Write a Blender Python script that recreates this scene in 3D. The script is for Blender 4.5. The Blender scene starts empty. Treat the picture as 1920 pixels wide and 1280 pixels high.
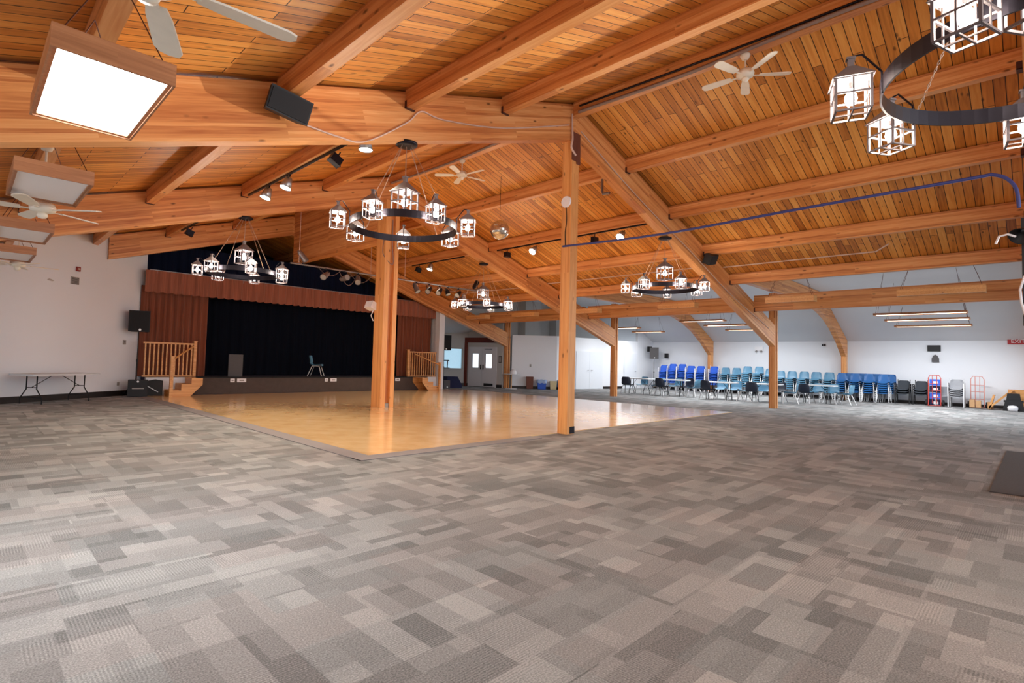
import bpy, math, random
from mathutils import Vector, Matrix
random.seed(7)
SC = bpy.context.scene
COL = SC.collection
PI = math.pi

# ------------------------------------------------------------------ camera
cam_d = bpy.data.cameras.new('camera'); cam = bpy.data.objects.new('camera', cam_d); COL.objects.link(cam)
F_PX, CX, CY = 1009.1, 906.0, 625.65
YAW, PITCH, ROLL = math.radians(44.0753), math.radians(2.8783), math.radians(1.5676)
fw = Vector((math.sin(YAW)*math.cos(PITCH), math.cos(YAW)*math.cos(PITCH), math.sin(PITCH)))
r0 = Vector((math.cos(YAW), -math.sin(YAW), 0)); u0 = r0.cross(fw)
rt = math.cos(ROLL)*r0 + math.sin(ROLL)*u0
up = -math.sin(ROLL)*r0 + math.cos(ROLL)*u0
cam.matrix_world = Matrix(((rt.x, up.x, -fw.x, 0), (rt.y, up.y, -fw.y, 0), (rt.z, up.z, -fw.z, 1.35), (0, 0, 0, 1)))
cam_d.sensor_width = 36; cam_d.sensor_fit = 'HORIZONTAL'; cam_d.lens = 36*F_PX/1920
cam_d.shift_x = (960-CX)/1920; cam_d.shift_y = -(640-CY)/1920
cam_d.clip_start = 0.05; cam_d.clip_end = 200
SC.camera = cam

# ------------------------------------------------------------------ world, exposure
W = bpy.data.worlds.new('world'); SC.world = W; W.use_nodes = True
bg = W.node_tree.nodes['Background']; bg.inputs[0].default_value = (0.86, 0.92, 1.0, 1); bg.inputs[1].default_value = .8
SC.view_settings.view_transform = 'Standard'; SC.view_settings.look = 'None'
SC.view_settings.exposure = 1.72; SC.view_settings.gamma = 1.0; SC.view_settings.use_curve_mapping = False
try:
    SC.cycles.use_denoising = True; SC.cycles.max_bounces = 7; SC.cycles.diffuse_bounces = 5
    SC.cycles.sample_clamp_indirect = 6; SC.cycles.caustics_reflective = False; SC.cycles.caustics_refractive = False
except Exception: pass

def area(name, loc, size, power, col=(1, 1, 1), rot=(0, 0, 0), spread=None):
    l = bpy.data.lights.new(name, 'AREA'); l.shape = 'RECTANGLE'; l.size = size[0]; l.size_y = size[1]
    l.energy = power; l.color = col
    if spread: l.spread = math.radians(spread)
    o = bpy.data.objects.new(name, l); COL.objects.link(o); o.location = loc; o.rotation_euler = rot
    return o
def point(name, loc, power, col, r=.04):
    l = bpy.data.lights.new(name, 'POINT'); l.energy = power; l.color = col; l.shadow_soft_size = r
    o = bpy.data.objects.new(name, l); COL.objects.link(o); o.location = loc
    return o
def spot(name, loc, target, power, col, ang=80, r=.05):
    l = bpy.data.lights.new(name, 'SPOT'); l.energy = power; l.color = col; l.spot_size = math.radians(ang); l.spot_blend = .6
    l.shadow_soft_size = r
    o = bpy.data.objects.new(name, l); COL.objects.link(o); o.location = loc
    d = (Vector(target)-Vector(loc)).normalized(); o.rotation_euler = d.to_track_quat('-Z', 'Y').to_euler()
    return o

spot('added_ceiling_spot', (22, -5, 1.4), (4.6, 3.4, 4.9), 5000, (1, .93, .88), 16, .12)  # unseen spot light, added to throw bright patches on the left ceiling slope
# ------------------------------------------------------------------ materials
def new_mat(name):
    m = bpy.data.materials.new(name); m.use_nodes = True
    return m, m.node_tree, m.node_tree.nodes['Principled BSDF']
def N(nt, t, **kw):
    n = nt.nodes.new(t)
    for k, v in kw.items(): setattr(n, k, v)
    return n
def L(nt, a, b): nt.links.new(a, b)
def srgb(r, g, b):
    f = lambda c: (c/255/12.92) if c/255 <= .04045 else ((c/255+.055)/1.055)**2.4
    return (f(r), f(g), f(b), 1)
def flat(name, col, rough=.5, metal=0, emit=None, es=1, noise=.08, scale=12, bump=0, trans=0, alpha=1):
    m, nt, p = new_mat(name)
    p.inputs['Roughness'].default_value = rough; p.inputs['Metallic'].default_value = metal
    tc = N(nt, 'ShaderNodeTexCoord'); nz = N(nt, 'ShaderNodeTexNoise'); nz.inputs['Scale'].default_value = scale; nz.inputs['Detail'].default_value = 4
    L(nt, tc.outputs['Object'], nz.inputs['Vector'])
    mx = N(nt, 'ShaderNodeMix', data_type='RGBA')
    mx.inputs[6].default_value = tuple(c*(1-noise) for c in col[:3])+(1,); mx.inputs[7].default_value = tuple(min(1, c*(1+noise)) for c in col[:3])+(1,)
    L(nt, nz.outputs['Fac'], mx.inputs[0]); L(nt, mx.outputs[2], p.inputs['Base Color'])
    if bump:
        b = N(nt, 'ShaderNodeBump'); b.inputs['Strength'].default_value = bump; b.inputs['Distance'].default_value = .01
        L(nt, nz.outputs['Fac'], b.inputs['Height']); L(nt, b.outputs[0], p.inputs['Normal'])
    if emit: p.inputs['Emission Color'].default_value = emit; p.inputs['Emission Strength'].default_value = es
    if trans: p.inputs['Transmission Weight'].default_value = trans
    if alpha < 1: p.inputs['Alpha'].default_value = alpha
    return m
def ramp(nt, stops):
    r = N(nt, 'ShaderNodeValToRGB'); e = r.color_ramp.elements
    e[0].position, e[0].color = stops[0]; e[1].position, e[1].color = stops[-1]
    for s in stops[1:-1]:
        x = e.new(s[0]); x.color = s[1]
    return r
def math_n(nt, op, a, b=None):
    n = N(nt, 'ShaderNodeMath', operation=op)
    for i, v in enumerate((a, b)):
        if v is None: continue
        if isinstance(v, (int, float)): n.inputs[i].default_value = v
        else: L(nt, v, n.inputs[i])
    return n.outputs[0]
def wood_nodes(nt, p, vec, cols, row, length, knots=True, gap=.0, rough=.42, grain=(2.5, 45, 45), mortar=(.02, .008, .003, 1), bias=.5, var=1.0):
    """boards along the vector's x, rows along its y"""
    br = N(nt, 'ShaderNodeTexBrick'); br.offset = .37; br.squash = 1
    for k, v in (('Scale', 1.0), ('Mortar Size', gap), ('Mortar Smooth', .1), ('Bias', 0), ('Brick Width', length), ('Row Height', row)): br.inputs[k].default_value = v
    br.inputs['Color1'].default_value = (0, 0, 0, 1); br.inputs['Color2'].default_value = (1, 1, 1, 1); br.inputs['Mortar'].default_value = (.5, .5, .5, 1)
    L(nt, vec, br.inputs['Vector'])
    mp = N(nt, 'ShaderNodeMapping'); mp.inputs['Scale'].default_value = grain; L(nt, vec, mp.inputs['Vector'])
    # shift the grain per board
    add = N(nt, 'ShaderNodeVectorMath', operation='ADD'); L(nt, mp.outputs[0], add.inputs[0])
    sc = N(nt, 'ShaderNodeVectorMath', operation='SCALE'); L(nt, br.outputs['Color'], sc.inputs[0]); sc.inputs['Scale'].default_value = 37.0
    L(nt, sc.outputs[0], add.inputs[1])
    nz = N(nt, 'ShaderNodeTexNoise'); nz.inputs['Scale'].default_value = 1; nz.inputs['Detail'].default_value = 5; nz.inputs['Distortion'].default_value = .6
    L(nt, add.outputs[0], nz.inputs['Vector'])
    v = math_n(nt, 'ADD', math_n(nt, 'MULTIPLY', nz.outputs['Fac'], .75), math_n(nt, 'MULTIPLY', br.outputs['Color'], .42*var))
    big = N(nt, 'ShaderNodeTexNoise'); big.inputs['Scale'].default_value = .7; big.inputs['Detail'].default_value = 2; L(nt, vec, big.inputs['Vector'])
    v = math_n(nt, 'ADD', v, math_n(nt, 'MULTIPLY', math_n(nt, 'SUBTRACT', big.outputs['Fac'], .5), .35))
    v = math_n(nt, 'SUBTRACT', v, .12)
    r = ramp(nt, [(.12, cols[0]), (bias, cols[1]), (.88, cols[2])]); L(nt, v, r.inputs[0])
    col = r.outputs[0]
    if knots:
        m2 = N(nt, 'ShaderNodeMapping'); m2.inputs['Scale'].default_value = (2.2, 5.5, 5.5); L(nt, vec, m2.inputs['Vector'])
        vo = N(nt, 'ShaderNodeTexVoronoi'); vo.inputs['Scale'].default_value = 1.0; vo.inputs['Randomness'].default_value = 1; L(nt, m2.outputs[0], vo.inputs['Vector'])
        k = N(nt, 'ShaderNodeMapRange'); k.inputs[1].default_value = .05; k.inputs[2].default_value = .13; k.inputs[3].default_value = .8; k.inputs[4].default_value = 0
        L(nt, vo.outputs['Distance'], k.inputs[0])
        mk = N(nt, 'ShaderNodeMix', data_type='RGBA'); mk.inputs[7].default_value = tuple(c*.22 for c in cols[0][:3])+(1,)
        L(nt, k.outputs[0], mk.inputs[0]); L(nt, col, mk.inputs[6]); col = mk.outputs[2]
    mm = N(nt, 'ShaderNodeMix', data_type='RGBA'); mm.inputs[7].default_value = mortar
    if gap > 0:
        L(nt, br.outputs['Fac'], mm.inputs[0]); L(nt, col, mm.inputs[6]); col = mm.outputs[2]
    L(nt, col, p.inputs['Base Color']); p.inputs['Roughness'].default_value = rough
    return br, nz
def beam_wood(name, c0, c1, c2, rough=.42, var=1.0):
    m, nt, p = new_mat(name)
    tc = N(nt, 'ShaderNodeTexCoord'); sp = N(nt, 'ShaderNodeSeparateXYZ'); cb = N(nt, 'ShaderNodeCombineXYZ')
    L(nt, tc.outputs['Object'], sp.inputs[0]); L(nt, sp.outputs[0], cb.inputs[0]); L(nt, sp.outputs[2], cb.inputs[1]); L(nt, sp.outputs[1], cb.inputs[2])
    wood_nodes(nt, p, cb.outputs[0], (c0, c1, c2), .04, 3.1, rough=rough, grain=(1.6, 30, 30), var=var)
    return m
def plank_wood(name, c0, c1, c2, row=.135, mortar=(.02, .007, .002, 1)):
    m, nt, p = new_mat(name)
    g = N(nt, 'ShaderNodeNewGeometry'); sp = N(nt, 'ShaderNodeSeparateXYZ'); cb = N(nt, 'ShaderNodeCombineXYZ')
    L(nt, g.outputs['Position'], sp.inputs[0]); L(nt, sp.outputs[0], cb.inputs[0]); L(nt, sp.outputs[1], cb.inputs[1])
    br, nz = wood_nodes(nt, p, cb.outputs[0], (c0, c1, c2), row, 1.9, gap=.0055, grain=(1.5, 22, 22), mortar=mortar, rough=.45)
    b = N(nt, 'ShaderNodeBump'); b.inputs['Strength'].default_value = .5; b.inputs['Distance'].default_value = .01; b.invert = True
    L(nt, br.outputs['Fac'], b.inputs['Height']); L(nt, b.outputs[0], p.inputs['Normal'])
    return m
M = {}
M['plank'] = plank_wood('pine_planks', srgb(156, 90, 32), srgb(218, 144, 62), srgb(240, 180, 98))
M['beam'] = beam_wood('glulam_wood', srgb(172, 98, 50), srgb(216, 146, 84), srgb(236, 178, 118))
M['beam_pale'] = beam_wood('pale_glulam_wood', srgb(196, 126, 66), srgb(226, 162, 96), srgb(238, 186, 124), var=.7)
M['beam_dark'] = beam_wood('dark_red_wood', srgb(60, 18, 8), srgb(98, 34, 18), srgb(120, 50, 28))
M['lightwood'] = beam_wood('light_oak', srgb(196, 134, 74), srgb(222, 166, 104), srgb(236, 190, 134), var=.6)
M['boxwood'] = beam_wood('fixture_wood', srgb(150, 96, 60), srgb(190, 132, 90), srgb(214, 164, 120), var=.5)
M['white_wall'] = flat('white_painted_wall', srgb(228, 232, 238), .8, noise=.03, scale=1.1, bump=.05)
M['white_ceil'] = flat('white_painted_ceiling', srgb(214, 216, 220), .9, noise=.03, scale=1.2)
M['grey_wall'] = flat('grey_wall', srgb(176, 176, 174), .85, noise=.04, scale=1)
M['dark_base'] = flat('dark_baseboard', srgb(30, 22, 20), .5)
M['door'] = flat('white_door', srgb(222, 228, 236), .5, noise=.02)
M['greydoor'] = flat('grey_door', srgb(196, 196, 200), .5, noise=.02)
M['black'] = flat('black_plastic', srgb(7, 8, 14), .6)
M['blackmetal'] = flat('black_iron', srgb(38, 36, 44), .38, .75)
M['lanternmetal'] = flat('lantern_iron', srgb(112, 104, 106), .5, .2)
M['hanger'] = flat('dark_red_steel', srgb(70, 34, 30), .5)
M['navy'] = flat('navy_carpet', srgb(26, 30, 66), .9)
M['grille'] = flat('grey_speaker_grille', srgb(74, 72, 74), .6, scale=60)
M['steel'] = flat('brushed_steel', srgb(170, 170, 174), .35, .9)
M['silver'] = flat('silver_legs', srgb(206, 208, 210), .4, .3)
M['pipe'] = flat('galvanised_pipe', srgb(140, 134, 134), .4, .7)
M['foil'] = flat('foil_lamp', srgb(150, 144, 142), .35, .6, bump=.6, scale=40)
M['teal'] = flat('teal_plastic', srgb(88, 136, 166), .4, noise=.1, scale=4)
M['blue'] = flat('blue_plastic', srgb(46, 100, 160), .38, noise=.08, scale=4)
M['royal'] = flat('royal_blue_fabric', srgb(46, 102, 214), .7)
M['whiteplastic'] = flat('white_plastic', srgb(232, 232, 236), .4)
M['fanwhite'] = flat('cream_white_enamel', srgb(232, 222, 204), .4)
M['darkchair'] = flat('dark_grey_fabric', srgb(58, 64, 72), .8)
M['navychair'] = flat('navy_plastic', srgb(24, 34, 54), .5)
M['greymesh'] = flat('grey_mesh_fabric', srgb(150, 152, 158), .8)
M['redmetal'] = flat('red_painted_steel', srgb(190, 70, 60), .45)
M['pinkmetal'] = flat('faded_red_steel', srgb(204, 136, 126), .5)
M['rubber'] = flat('rubber', srgb(15, 15, 20), .8)
M['tabletop'] = flat('grey_white_tabletop', srgb(204, 208, 212), .5)
M['redsign'] = flat('red_sign', srgb(176, 40, 46), .5)
M['brownbin'] = flat('brown_bin', srgb(104, 56, 40), .6)
M['bluebin'] = flat('blue_recycling_plastic', srgb(28, 84, 190), .45)
M['bag'] = flat('clear_blue_bag', srgb(170, 196, 230), .3, alpha=.75)
M['beige'] = flat('beige_paper', srgb(206, 192, 150), .8)
M['card'] = flat('cardboard', srgb(192, 152, 110), .8)
M['cord_white'] = flat('white_cable', srgb(206, 176, 160), .5)
M['cord_grey'] = flat('grey_cable', srgb(140, 120, 112), .5)
M['cord_blue'] = flat('blue_cable', srgb(56, 66, 130), .45)
M['chainmetal'] = flat('pale_chain', srgb(176, 150, 132), .4, .6)
M['darkchain'] = flat('dark_chain', srgb(96, 60, 48), .4, .6)
M['vent'] = flat('grey_vent', srgb(150, 146, 142), .5)
M['stagecarpet'] = flat('charcoal_stage_carpet', srgb(78, 68, 64), .95, noise=.2, scale=6, bump=.3)
M['mat'] = flat('dark_door_mat', srgb(66, 62, 62), .95, noise=.15, scale=50, bump=.4)
M['trim_grey'] = flat('grey_rubber_edge', srgb(128, 124, 126), .7)
M['smudge'] = flat('wall_smudge', srgb(180, 174, 170), .9)
M['glass'] = flat('clear_glass', (1, 1, 1, 1), .05, trans=1, noise=0)
M['lens_on'] = flat('lit_diffuser', (1, 1, 1, 1), .6, emit=(1, .99, .97, 1), es=6)
M['lens_aisle'] = flat('lit_aisle_diffuser', (1, 1, 1, 1), .6, emit=(1, .93, .78, 1), es=2.2)
M['lens_off'] = flat('unlit_diffuser', srgb(244, 240, 240), .5, noise=.02, scale=80)
M['bulb'] = flat('glowing_bulb', (1, 1, 1, 1), .5, emit=(1, .93, .92, 1), es=14)
M['lampface'] = flat('glowing_lamp_face', (1, 1, 1, 1), .5, emit=(1, .95, .85, 1), es=14)
M['winlight'] = flat('daylit_window_pane', (.6, .8, 1, 1), .3, emit=(.86, .93, 1, 1), es=.42)
M['coolwin'] = flat('blue_lit_pane', (.4, .6, .7, 1), .3, emit=(.42, .68, .86, 1), es=.22)
M['alarm'] = flat('red_alarm', srgb(150, 50, 44), .5)
def curtain_mat(name, c, rough=.9, sheen=.25):
    m, nt, p = new_mat(name); p.inputs['Roughness'].default_value = rough
    p.inputs['Sheen Weight'].default_value = sheen; p.inputs['Specular IOR Level'].default_value = .15
    tc = N(nt, 'ShaderNodeTexCoord'); mp = N(nt, 'ShaderNodeMapping'); mp.inputs['Scale'].default_value = (30, 30, .6); L(nt, tc.outputs['Object'], mp.inputs[0])
    nz = N(nt, 'ShaderNodeTexNoise'); nz.inputs['Scale'].default_value = 1; L(nt, mp.outputs[0], nz.inputs[0])
    r = ramp(nt, [(.3, tuple(x*.8 for x in c[:3])+(1,)), (.7, tuple(min(1, x*1.2) for x in c[:3])+(1,))]); L(nt, nz.outputs['Fac'], r.inputs[0]); L(nt, r.outputs[0], p.inputs['Base Color'])
    return m
M['brown_curtain'] = curtain_mat('brown_velour', srgb(126, 72, 52))
M['valance'] = curtain_mat('valance_velour', srgb(150, 92, 72))
M['black_curtain'] = curtain_mat('black_velour', srgb(7, 12, 24), sheen=0)
M['navy_curtain'] = curtain_mat('navy_velour', srgb(22, 28, 50), sheen=0)
def carpet():
    m, nt, p = new_mat('patchwork_carpet'); p.inputs['Roughness'].default_value = .95
    g = N(nt, 'ShaderNodeNewGeometry')
    def brick(w, h, rot, off=(0, 0, 0), offset=.43):
        mp = N(nt, 'ShaderNodeMapping'); mp.inputs['Rotation'].default_value = (0, 0, rot); mp.inputs['Location'].default_value = off
        L(nt, g.outputs['Position'], mp.inputs[0])
        b = N(nt, 'ShaderNodeTexBrick'); b.offset = offset; b.squash = .7; b.squash_frequency = 3; b.offset_frequency = 2
        for k, v in (('Scale', 1.0), ('Mortar Size', 0), ('Bias', 0), ('Brick Width', w), ('Row Height', h)): b.inputs[k].default_value = v
        b.inputs['Color1'].default_value = (0, 0, 0, 1); b.inputs['Color2'].default_value = (1, 1, 1, 1)
        L(nt, mp.outputs[0], b.inputs['Vector']); return b.outputs['Color']
    A = brick(.52, .14, 0, (.13, .07, 0)); B = brick(.34, .23, 0, (.4, .2, 0), .31); C = brick(.46, .16, PI/2, (.3, .9, 0))
    sel = brick(1.0, 1.0, 0, (0, 0, 0), 0); sel2 = brick(.9, .5, 0, (.2, .6, 0), .5)
    def mixf(f, a, b):
        x = N(nt, 'ShaderNodeMix', data_type='FLOAT'); L(nt, f, x.inputs[0]) if not isinstance(f, float) else setattr(x.inputs[0], 'default_value', f)
        L(nt, a, x.inputs[2]); L(nt, b, x.inputs[3]); return x.outputs[0]
    s1 = math_n(nt, 'GREATER_THAN', sel, .62); s2 = math_n(nt, 'GREATER_THAN', sel2, .5)
    v = mixf(s1, mixf(s2, A, B), C)
    v = math_n(nt, 'ADD', math_n(nt, 'MULTIPLY', v, .62), math_n(nt, 'MULTIPLY', brick(.63, .31, 0, (.7, .1, 0), .2), .38))
    # fine rib stripes on some of the blocks
    sp = N(nt, 'ShaderNodeSeparateXYZ'); L(nt, g.outputs['Position'], sp.inputs[0])
    wy = math_n(nt, 'SINE', math_n(nt, 'MULTIPLY', sp.outputs[0], 2*PI/.0155)); wx = math_n(nt, 'SINE', math_n(nt, 'MULTIPLY', sp.outputs[1], 2*PI/.0155))
    wv = mixf(s2, wy, wx)
    smask = math_n(nt, 'GREATER_THAN', brick(.5, .21, 0, (.05, .33, 0), .37), .68)
    nz = N(nt, 'ShaderNodeTexNoise'); nz.inputs['Scale'].default_value = 120; nz.inputs['Detail'].default_value = 4; L(nt, g.outputs['Position'], nz.inputs['Vector'])
    n2 = N(nt, 'ShaderNodeTexNoise'); n2.inputs['Scale'].default_value = .35; n2.inputs['Detail'].default_value = 3; L(nt, g.outputs['Position'], n2.inputs['Vector'])
    v = math_n(nt, 'ADD', v, math_n(nt, 'MULTIPLY', math_n(nt, 'MULTIPLY', wv, smask), .16))
    v = math_n(nt, 'ADD', v, math_n(nt, 'MULTIPLY', math_n(nt, 'SUBTRACT', nz.outputs['Fac'], .5), 2.0))
    r = ramp(nt, [(.0, srgb(92, 93, 94)), (.45, srgb(126, 127, 128)), (.75, srgb(141, 142, 143)), (1., srgb(163, 163, 163))])
    L(nt, v, r.inputs[0])
    tint = ramp(nt, [(.3, (1.03, .99, .97, 1)), (.7, (.95, 1.0, 1.0, 1))])
    tb = brick(.8, .4, 0, (.9, .4, 0), .3); L(nt, tb, tint.inputs[0])
    mx = N(nt, 'ShaderNodeMix', data_type='RGBA', blend_type='MULTIPLY'); mx.inputs[0].default_value = 1
    L(nt, r.outputs[0], mx.inputs[6]); L(nt, tint.outputs[0], mx.inputs[7]); mx.inputs[0].default_value = .6; L(nt, mx.outputs[2], p.inputs['Base Color'])
    b = N(nt, 'ShaderNodeBump'); b.inputs['Strength'].default_value = .35; b.inputs['Distance'].default_value = .004
    L(nt, nz.outputs['Fac'], b.inputs['Height']); L(nt, b.outputs[0], p.inputs['Normal'])
    return m
M['carpet'] = carpet()
def parquet():
    m, nt, p = new_mat('varnished_parquet')
    g = N(nt, 'ShaderNodeNewGeometry'); mp = N(nt, 'ShaderNodeMapping'); mp.inputs['Rotation'].default_value = (0, 0, 0); L(nt, g.outputs['Position'], mp.inputs[0])
    ck = N(nt, 'ShaderNodeTexChecker'); ck.inputs['Scale'].default_value = 1/.305
    L(nt, mp.outputs[0], ck.inputs['Vector'])
    nz = N(nt, 'ShaderNodeTexNoise'); nz.inputs['Scale'].default_value = 2.2; nz.inputs['Detail'].default_value = 6; L(nt, g.outputs['Position'], nz.inputs['Vector'])
    v = math_n(nt, 'ADD', math_n(nt, 'MULTIPLY', ck.outputs['Fac'], .12), nz.outputs['Fac'])
    r = ramp(nt, [(.25, srgb(222, 182, 130)), (.55, srgb(234, 200, 148)), (.85, srgb(242, 210, 164))]); L(nt, v, r.inputs[0]); L(nt, r.outputs[0], p.inputs['Base Color'])
    p.inputs['Roughness'].default_value = .2; p.inputs['Coat Weight'].default_value = .5; p.inputs['Coat Roughness'].default_value = .1
    n3 = N(nt, 'ShaderNodeTexNoise'); n3.inputs['Scale'].default_value = 1.5; n3.inputs['Detail'].default_value = 3; L(nt, g.outputs['Position'], n3.inputs['Vector'])
    b = N(nt, 'ShaderNodeBump'); b.inputs['Strength'].default_value = .06; b.inputs['Distance'].default_value = .02; L(nt, n3.outputs['Fac'], b.inputs['Height']); L(nt, b.outputs[0], p.inputs['Normal'])
    return m
M['parquet'] = parquet()
def mirror_mat():
    m, nt, p = new_mat('mirror_tiles'); p.inputs['Metallic'].default_value = .9; p.inputs['Roughness'].default_value = .15
    tc = N(nt, 'ShaderNodeTexCoord'); v = N(nt, 'ShaderNodeTexVoronoi'); v.inputs['Scale'].default_value = 26; L(nt, tc.outputs['Object'], v.inputs[0])
    r = ramp(nt, [(0, (.45, .4, .33, 1)), (1, (.9, .86, .78, 1))]); L(nt, v.outputs['Color'], r.inputs[0]); L(nt, r.outputs[0], p.inputs['Base Color'])
    return m
M['mirror'] = mirror_mat()

# ------------------------------------------------------------------ mesh builder
class MB:
    def __init__(s): s.v = []; s.f = []; s.sm = []
    def add(s, vs, fs, smooth=False):
        b = len(s.v); s.v += [tuple(v) for v in vs]; s.f += [tuple(i+b for i in f) for f in fs]; s.sm += [smooth]*len(fs); return s
    def box(s, c, d, mat=None):
        x, y, z = d[0]/2, d[1]/2, d[2]/2
        vs = [Vector((i*x, j*y, k*z)) for i in (-1, 1) for j in (-1, 1) for k in (-1, 1)]
        if mat: vs = [mat @ v for v in vs]
        vs = [v+Vector(c) for v in vs]
        return s.add(vs, [(0, 1, 3, 2), (4, 6, 7, 5), (0, 4, 5, 1), (2, 3, 7, 6), (0, 2, 6, 4), (1, 5, 7, 3)])
    def b2(s, x0, x1, y0, y1, z0, z1): return s.box(((x0+x1)/2, (y0+y1)/2, (z0+z1)/2), (abs(x1-x0), abs(y1-y0), abs(z1-z0)))
    def prism(s, pts, axis, a0, a1):
        """extrude a 2D outline; axis y: pts are (x,z), axis x: (y,z), axis z: (x,y)"""
        def P(p, a): return {'y': (p[0], a, p[1]), 'x': (a, p[0], p[1]), 'z': (p[0], p[1], a)}[axis]
        n = len(pts); vs = [P(p, a0) for p in pts]+[P(p, a1) for p in pts]
        fs = [tuple(range(n)), tuple(range(2*n-1, n-1, -1))]+[(i, i+n, (i+1) % n+n, (i+1) % n) for i in range(n)]
        return s.add(vs, fs)
    def cone(s, p, q, r0, r1, n=12, caps=True, smooth=True):
        p, q = Vector(p), Vector(q); d = (q-p).normalized()
        a = Vector((0, 0, 1)) if abs(d.z) < .9 else Vector((1, 0, 0)); u = d.cross(a).normalized(); w = d.cross(u)
        vs = [c+r*(math.cos(2*PI*i/n)*u+math.sin(2*PI*i/n)*w) for c, r in ((p, r0), (q, r1)) for i in range(n)]
        s.add(vs, [(i, (i+1) % n, (i+1) % n+n, i+n) for i in range(n)], smooth)
        if caps: s.add(vs, [tuple(range(n-1, -1, -1)), tuple(range(n, 2*n))])
        return s
    def tube(s, pts, r, n=6, smooth=True):
        pts = [Vector(p) for p in pts]; m = len(pts); vs = []; u = None
        for k, p in enumerate(pts):
            d = (pts[min(k+1, m-1)]-pts[max(k-1, 0)]).normalized()
            if u is None:
                a = Vector((0, 0, 1)) if abs(d.z) < .9 else Vector((1, 0, 0)); u = d.cross(a).normalized()
            else:
                u = (u-d*u.dot(d)); u = u.normalized() if u.length > 1e-6 else d.cross(Vector((0, 0, 1))).normalized()
            w = d.cross(u)
            vs += [p+r*(math.cos(2*PI*i/n)*u+math.sin(2*PI*i/n)*w) for i in range(n)]
        fs = [(k*n+i, k*n+(i+1) % n, (k+1)*n+(i+1) % n, (k+1)*n+i) for k in range(m-1) for i in range(n)]
        s.add(vs, fs, smooth); s.add(vs[:n]+vs[-n:], [tuple(range(n-1, -1, -1)), tuple(range(n, 2*n))])
        return s
    def lathe(s, prof, c=(0, 0, 0), n=24, smooth=True):
        c = Vector(c); m = len(prof)
        vs = [c+Vector((r*math.cos(2*PI*i/n), r*math.sin(2*PI*i/n), z)) for r, z in prof for i in range(n)]
        return s.add(vs, [(k*n+i, k*n+(i+1) % n, (k+1)*n+(i+1) % n, (k+1)*n+i) for k in range(m-1) for i in range(n)], smooth)
    def sphere(s, c, r, n=16, sq=1): return s.lathe([(max(r*math.sin(PI*k/(n//2)), 1e-4), -r*sq*math.cos(PI*k/(n//2))) for k in range(n//2+1)], c, n)
    def build(s, name, mat, parent=None, loc=(0, 0, 0), rot=(0, 0, 0), mw=None):
        me = bpy.data.meshes.new(name); me.from_pydata([tuple(v) for v in s.v], [], s.f); me.update()
        me.polygons.foreach_set('use_smooth', s.sm)
        me.materials.append(M[mat] if isinstance(mat, str) else mat)
        o = bpy.data.objects.new(name, me); COL.objects.link(o)
        if parent: o.parent = parent
        if mw is not None: o.matrix_local = mw
        else: o.location = loc; o.rotation_euler = rot
        return o
def tag(o, label=None, cat=None, group=None, kind=None):
    if label: o['label'] = label
    if cat: o['category'] = cat
    if group: o['group'] = group
    if kind: o['kind'] = kind
    return o
def thing(name, loc, label, cat, rz=0, group=None):
    o = bpy.data.objects.new(name, None); COL.objects.link(o); o.location = loc; o.rotation_euler = (0, 0, rz); o.empty_display_size = .1
    return tag(o, label, cat, group)
def struct(o, label=None, cat=None): o['kind'] = 'structure'; return tag(o, label, cat)
def dup(root, loc, rz, label, group=None):
    def cp(o, par):
        c = o.copy(); COL.objects.link(c)
        if par is not None: c.parent = par
        for ch in o.children: cp(ch, c)
        return c
    r = cp(root, None); r.location = loc; r.rotation_euler = (0, 0, rz); r['label'] = label
    if group: r['group'] = group
    return r
ORD = ['first', 'second', 'third', 'fourth', 'fifth', 'sixth', 'seventh', 'eighth', 'ninth', 'tenth', 'eleventh', 'twelfth']

# ------------------------------------------------------------------ dimensions
XR, YA, S, XS = 8.435, 6.36, 6.294, 20.09
GY = [YA-S-.09, YA, YA+S, YA+2*S]          # girder lines
SL = .313
def zc(x): return 6.49-SL*abs(x-XR)         # underside of the plank ceiling

# ------------------------------------------------------------------ setting
fl = MB(); fl.b2(-6, 31, -7, 26, -.12, 0); struct(fl.build('floor', 'carpet'), 'grey patchwork carpet tile floor', 'floor')
DX0, DX1, DY0, DY1 = 4.11, 16.8, 6.46, 19.1
df = MB(); df.b2(DX0, DX1, DY0, 18.98, 0, .012); struct(df.build('floor', 'parquet'), 'glossy tan parquet dance floor', 'floor')
tr = MB(); tr.b2(DX0-.28, DX0, DY0-.28, 18.9, 0, .01); tr.b2(DX0-.28, DX0+3.4, DY0-.28, DY0, 0, .0102)
struct(tr.build('trim_1', 'trim_grey'), 'grey edging strip around the dance floor', 'edging')
c = MB()
c.prism([(-5, zc(-5)), (XR, zc(XR)), (XR, zc(XR)+.12), (-5, zc(-5)+.12)], 'y', -6, 25)
c.prism([(XR, zc(XR)), (16.3, zc(16.3)), (16.3, zc(16.3)+.12), (XR, zc(XR)+.12)], 'y', -6, 25)
struct(c.build('ceiling', 'plank'), 'sloping pine plank ceiling', 'ceiling')
ZF = 4.62
c = MB(); c.prism([(16.3, ZF), (25.8, ZF), (30.4, 2.62), (30.4, 2.75), (25.8, ZF+.12), (16.3, ZF+.12)], 'y', -6, 19.5)
c.b2(16.25, 16.33, -6, 19.5, zc(16.3)-.02, ZF+.1)
struct(c.build('ceiling', 'white_ceil'), 'white ceiling over the side aisle', 'ceiling')
XW, ZW = 30.1, 2.75
w = MB(); w.b2(XW, XW+.15, -6, 16.4, 0, ZW); struct(w.build('wall_right', 'white_wall'), 'white outer wall behind the stacked chairs', 'wall')
w = MB(); w.b2(XW-.03, XW, -6, 16.3, 0, .13); struct(w.build('baseboard_right', 'dark_base'), 'dark baseboard along the outer wall', 'baseboard')
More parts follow.
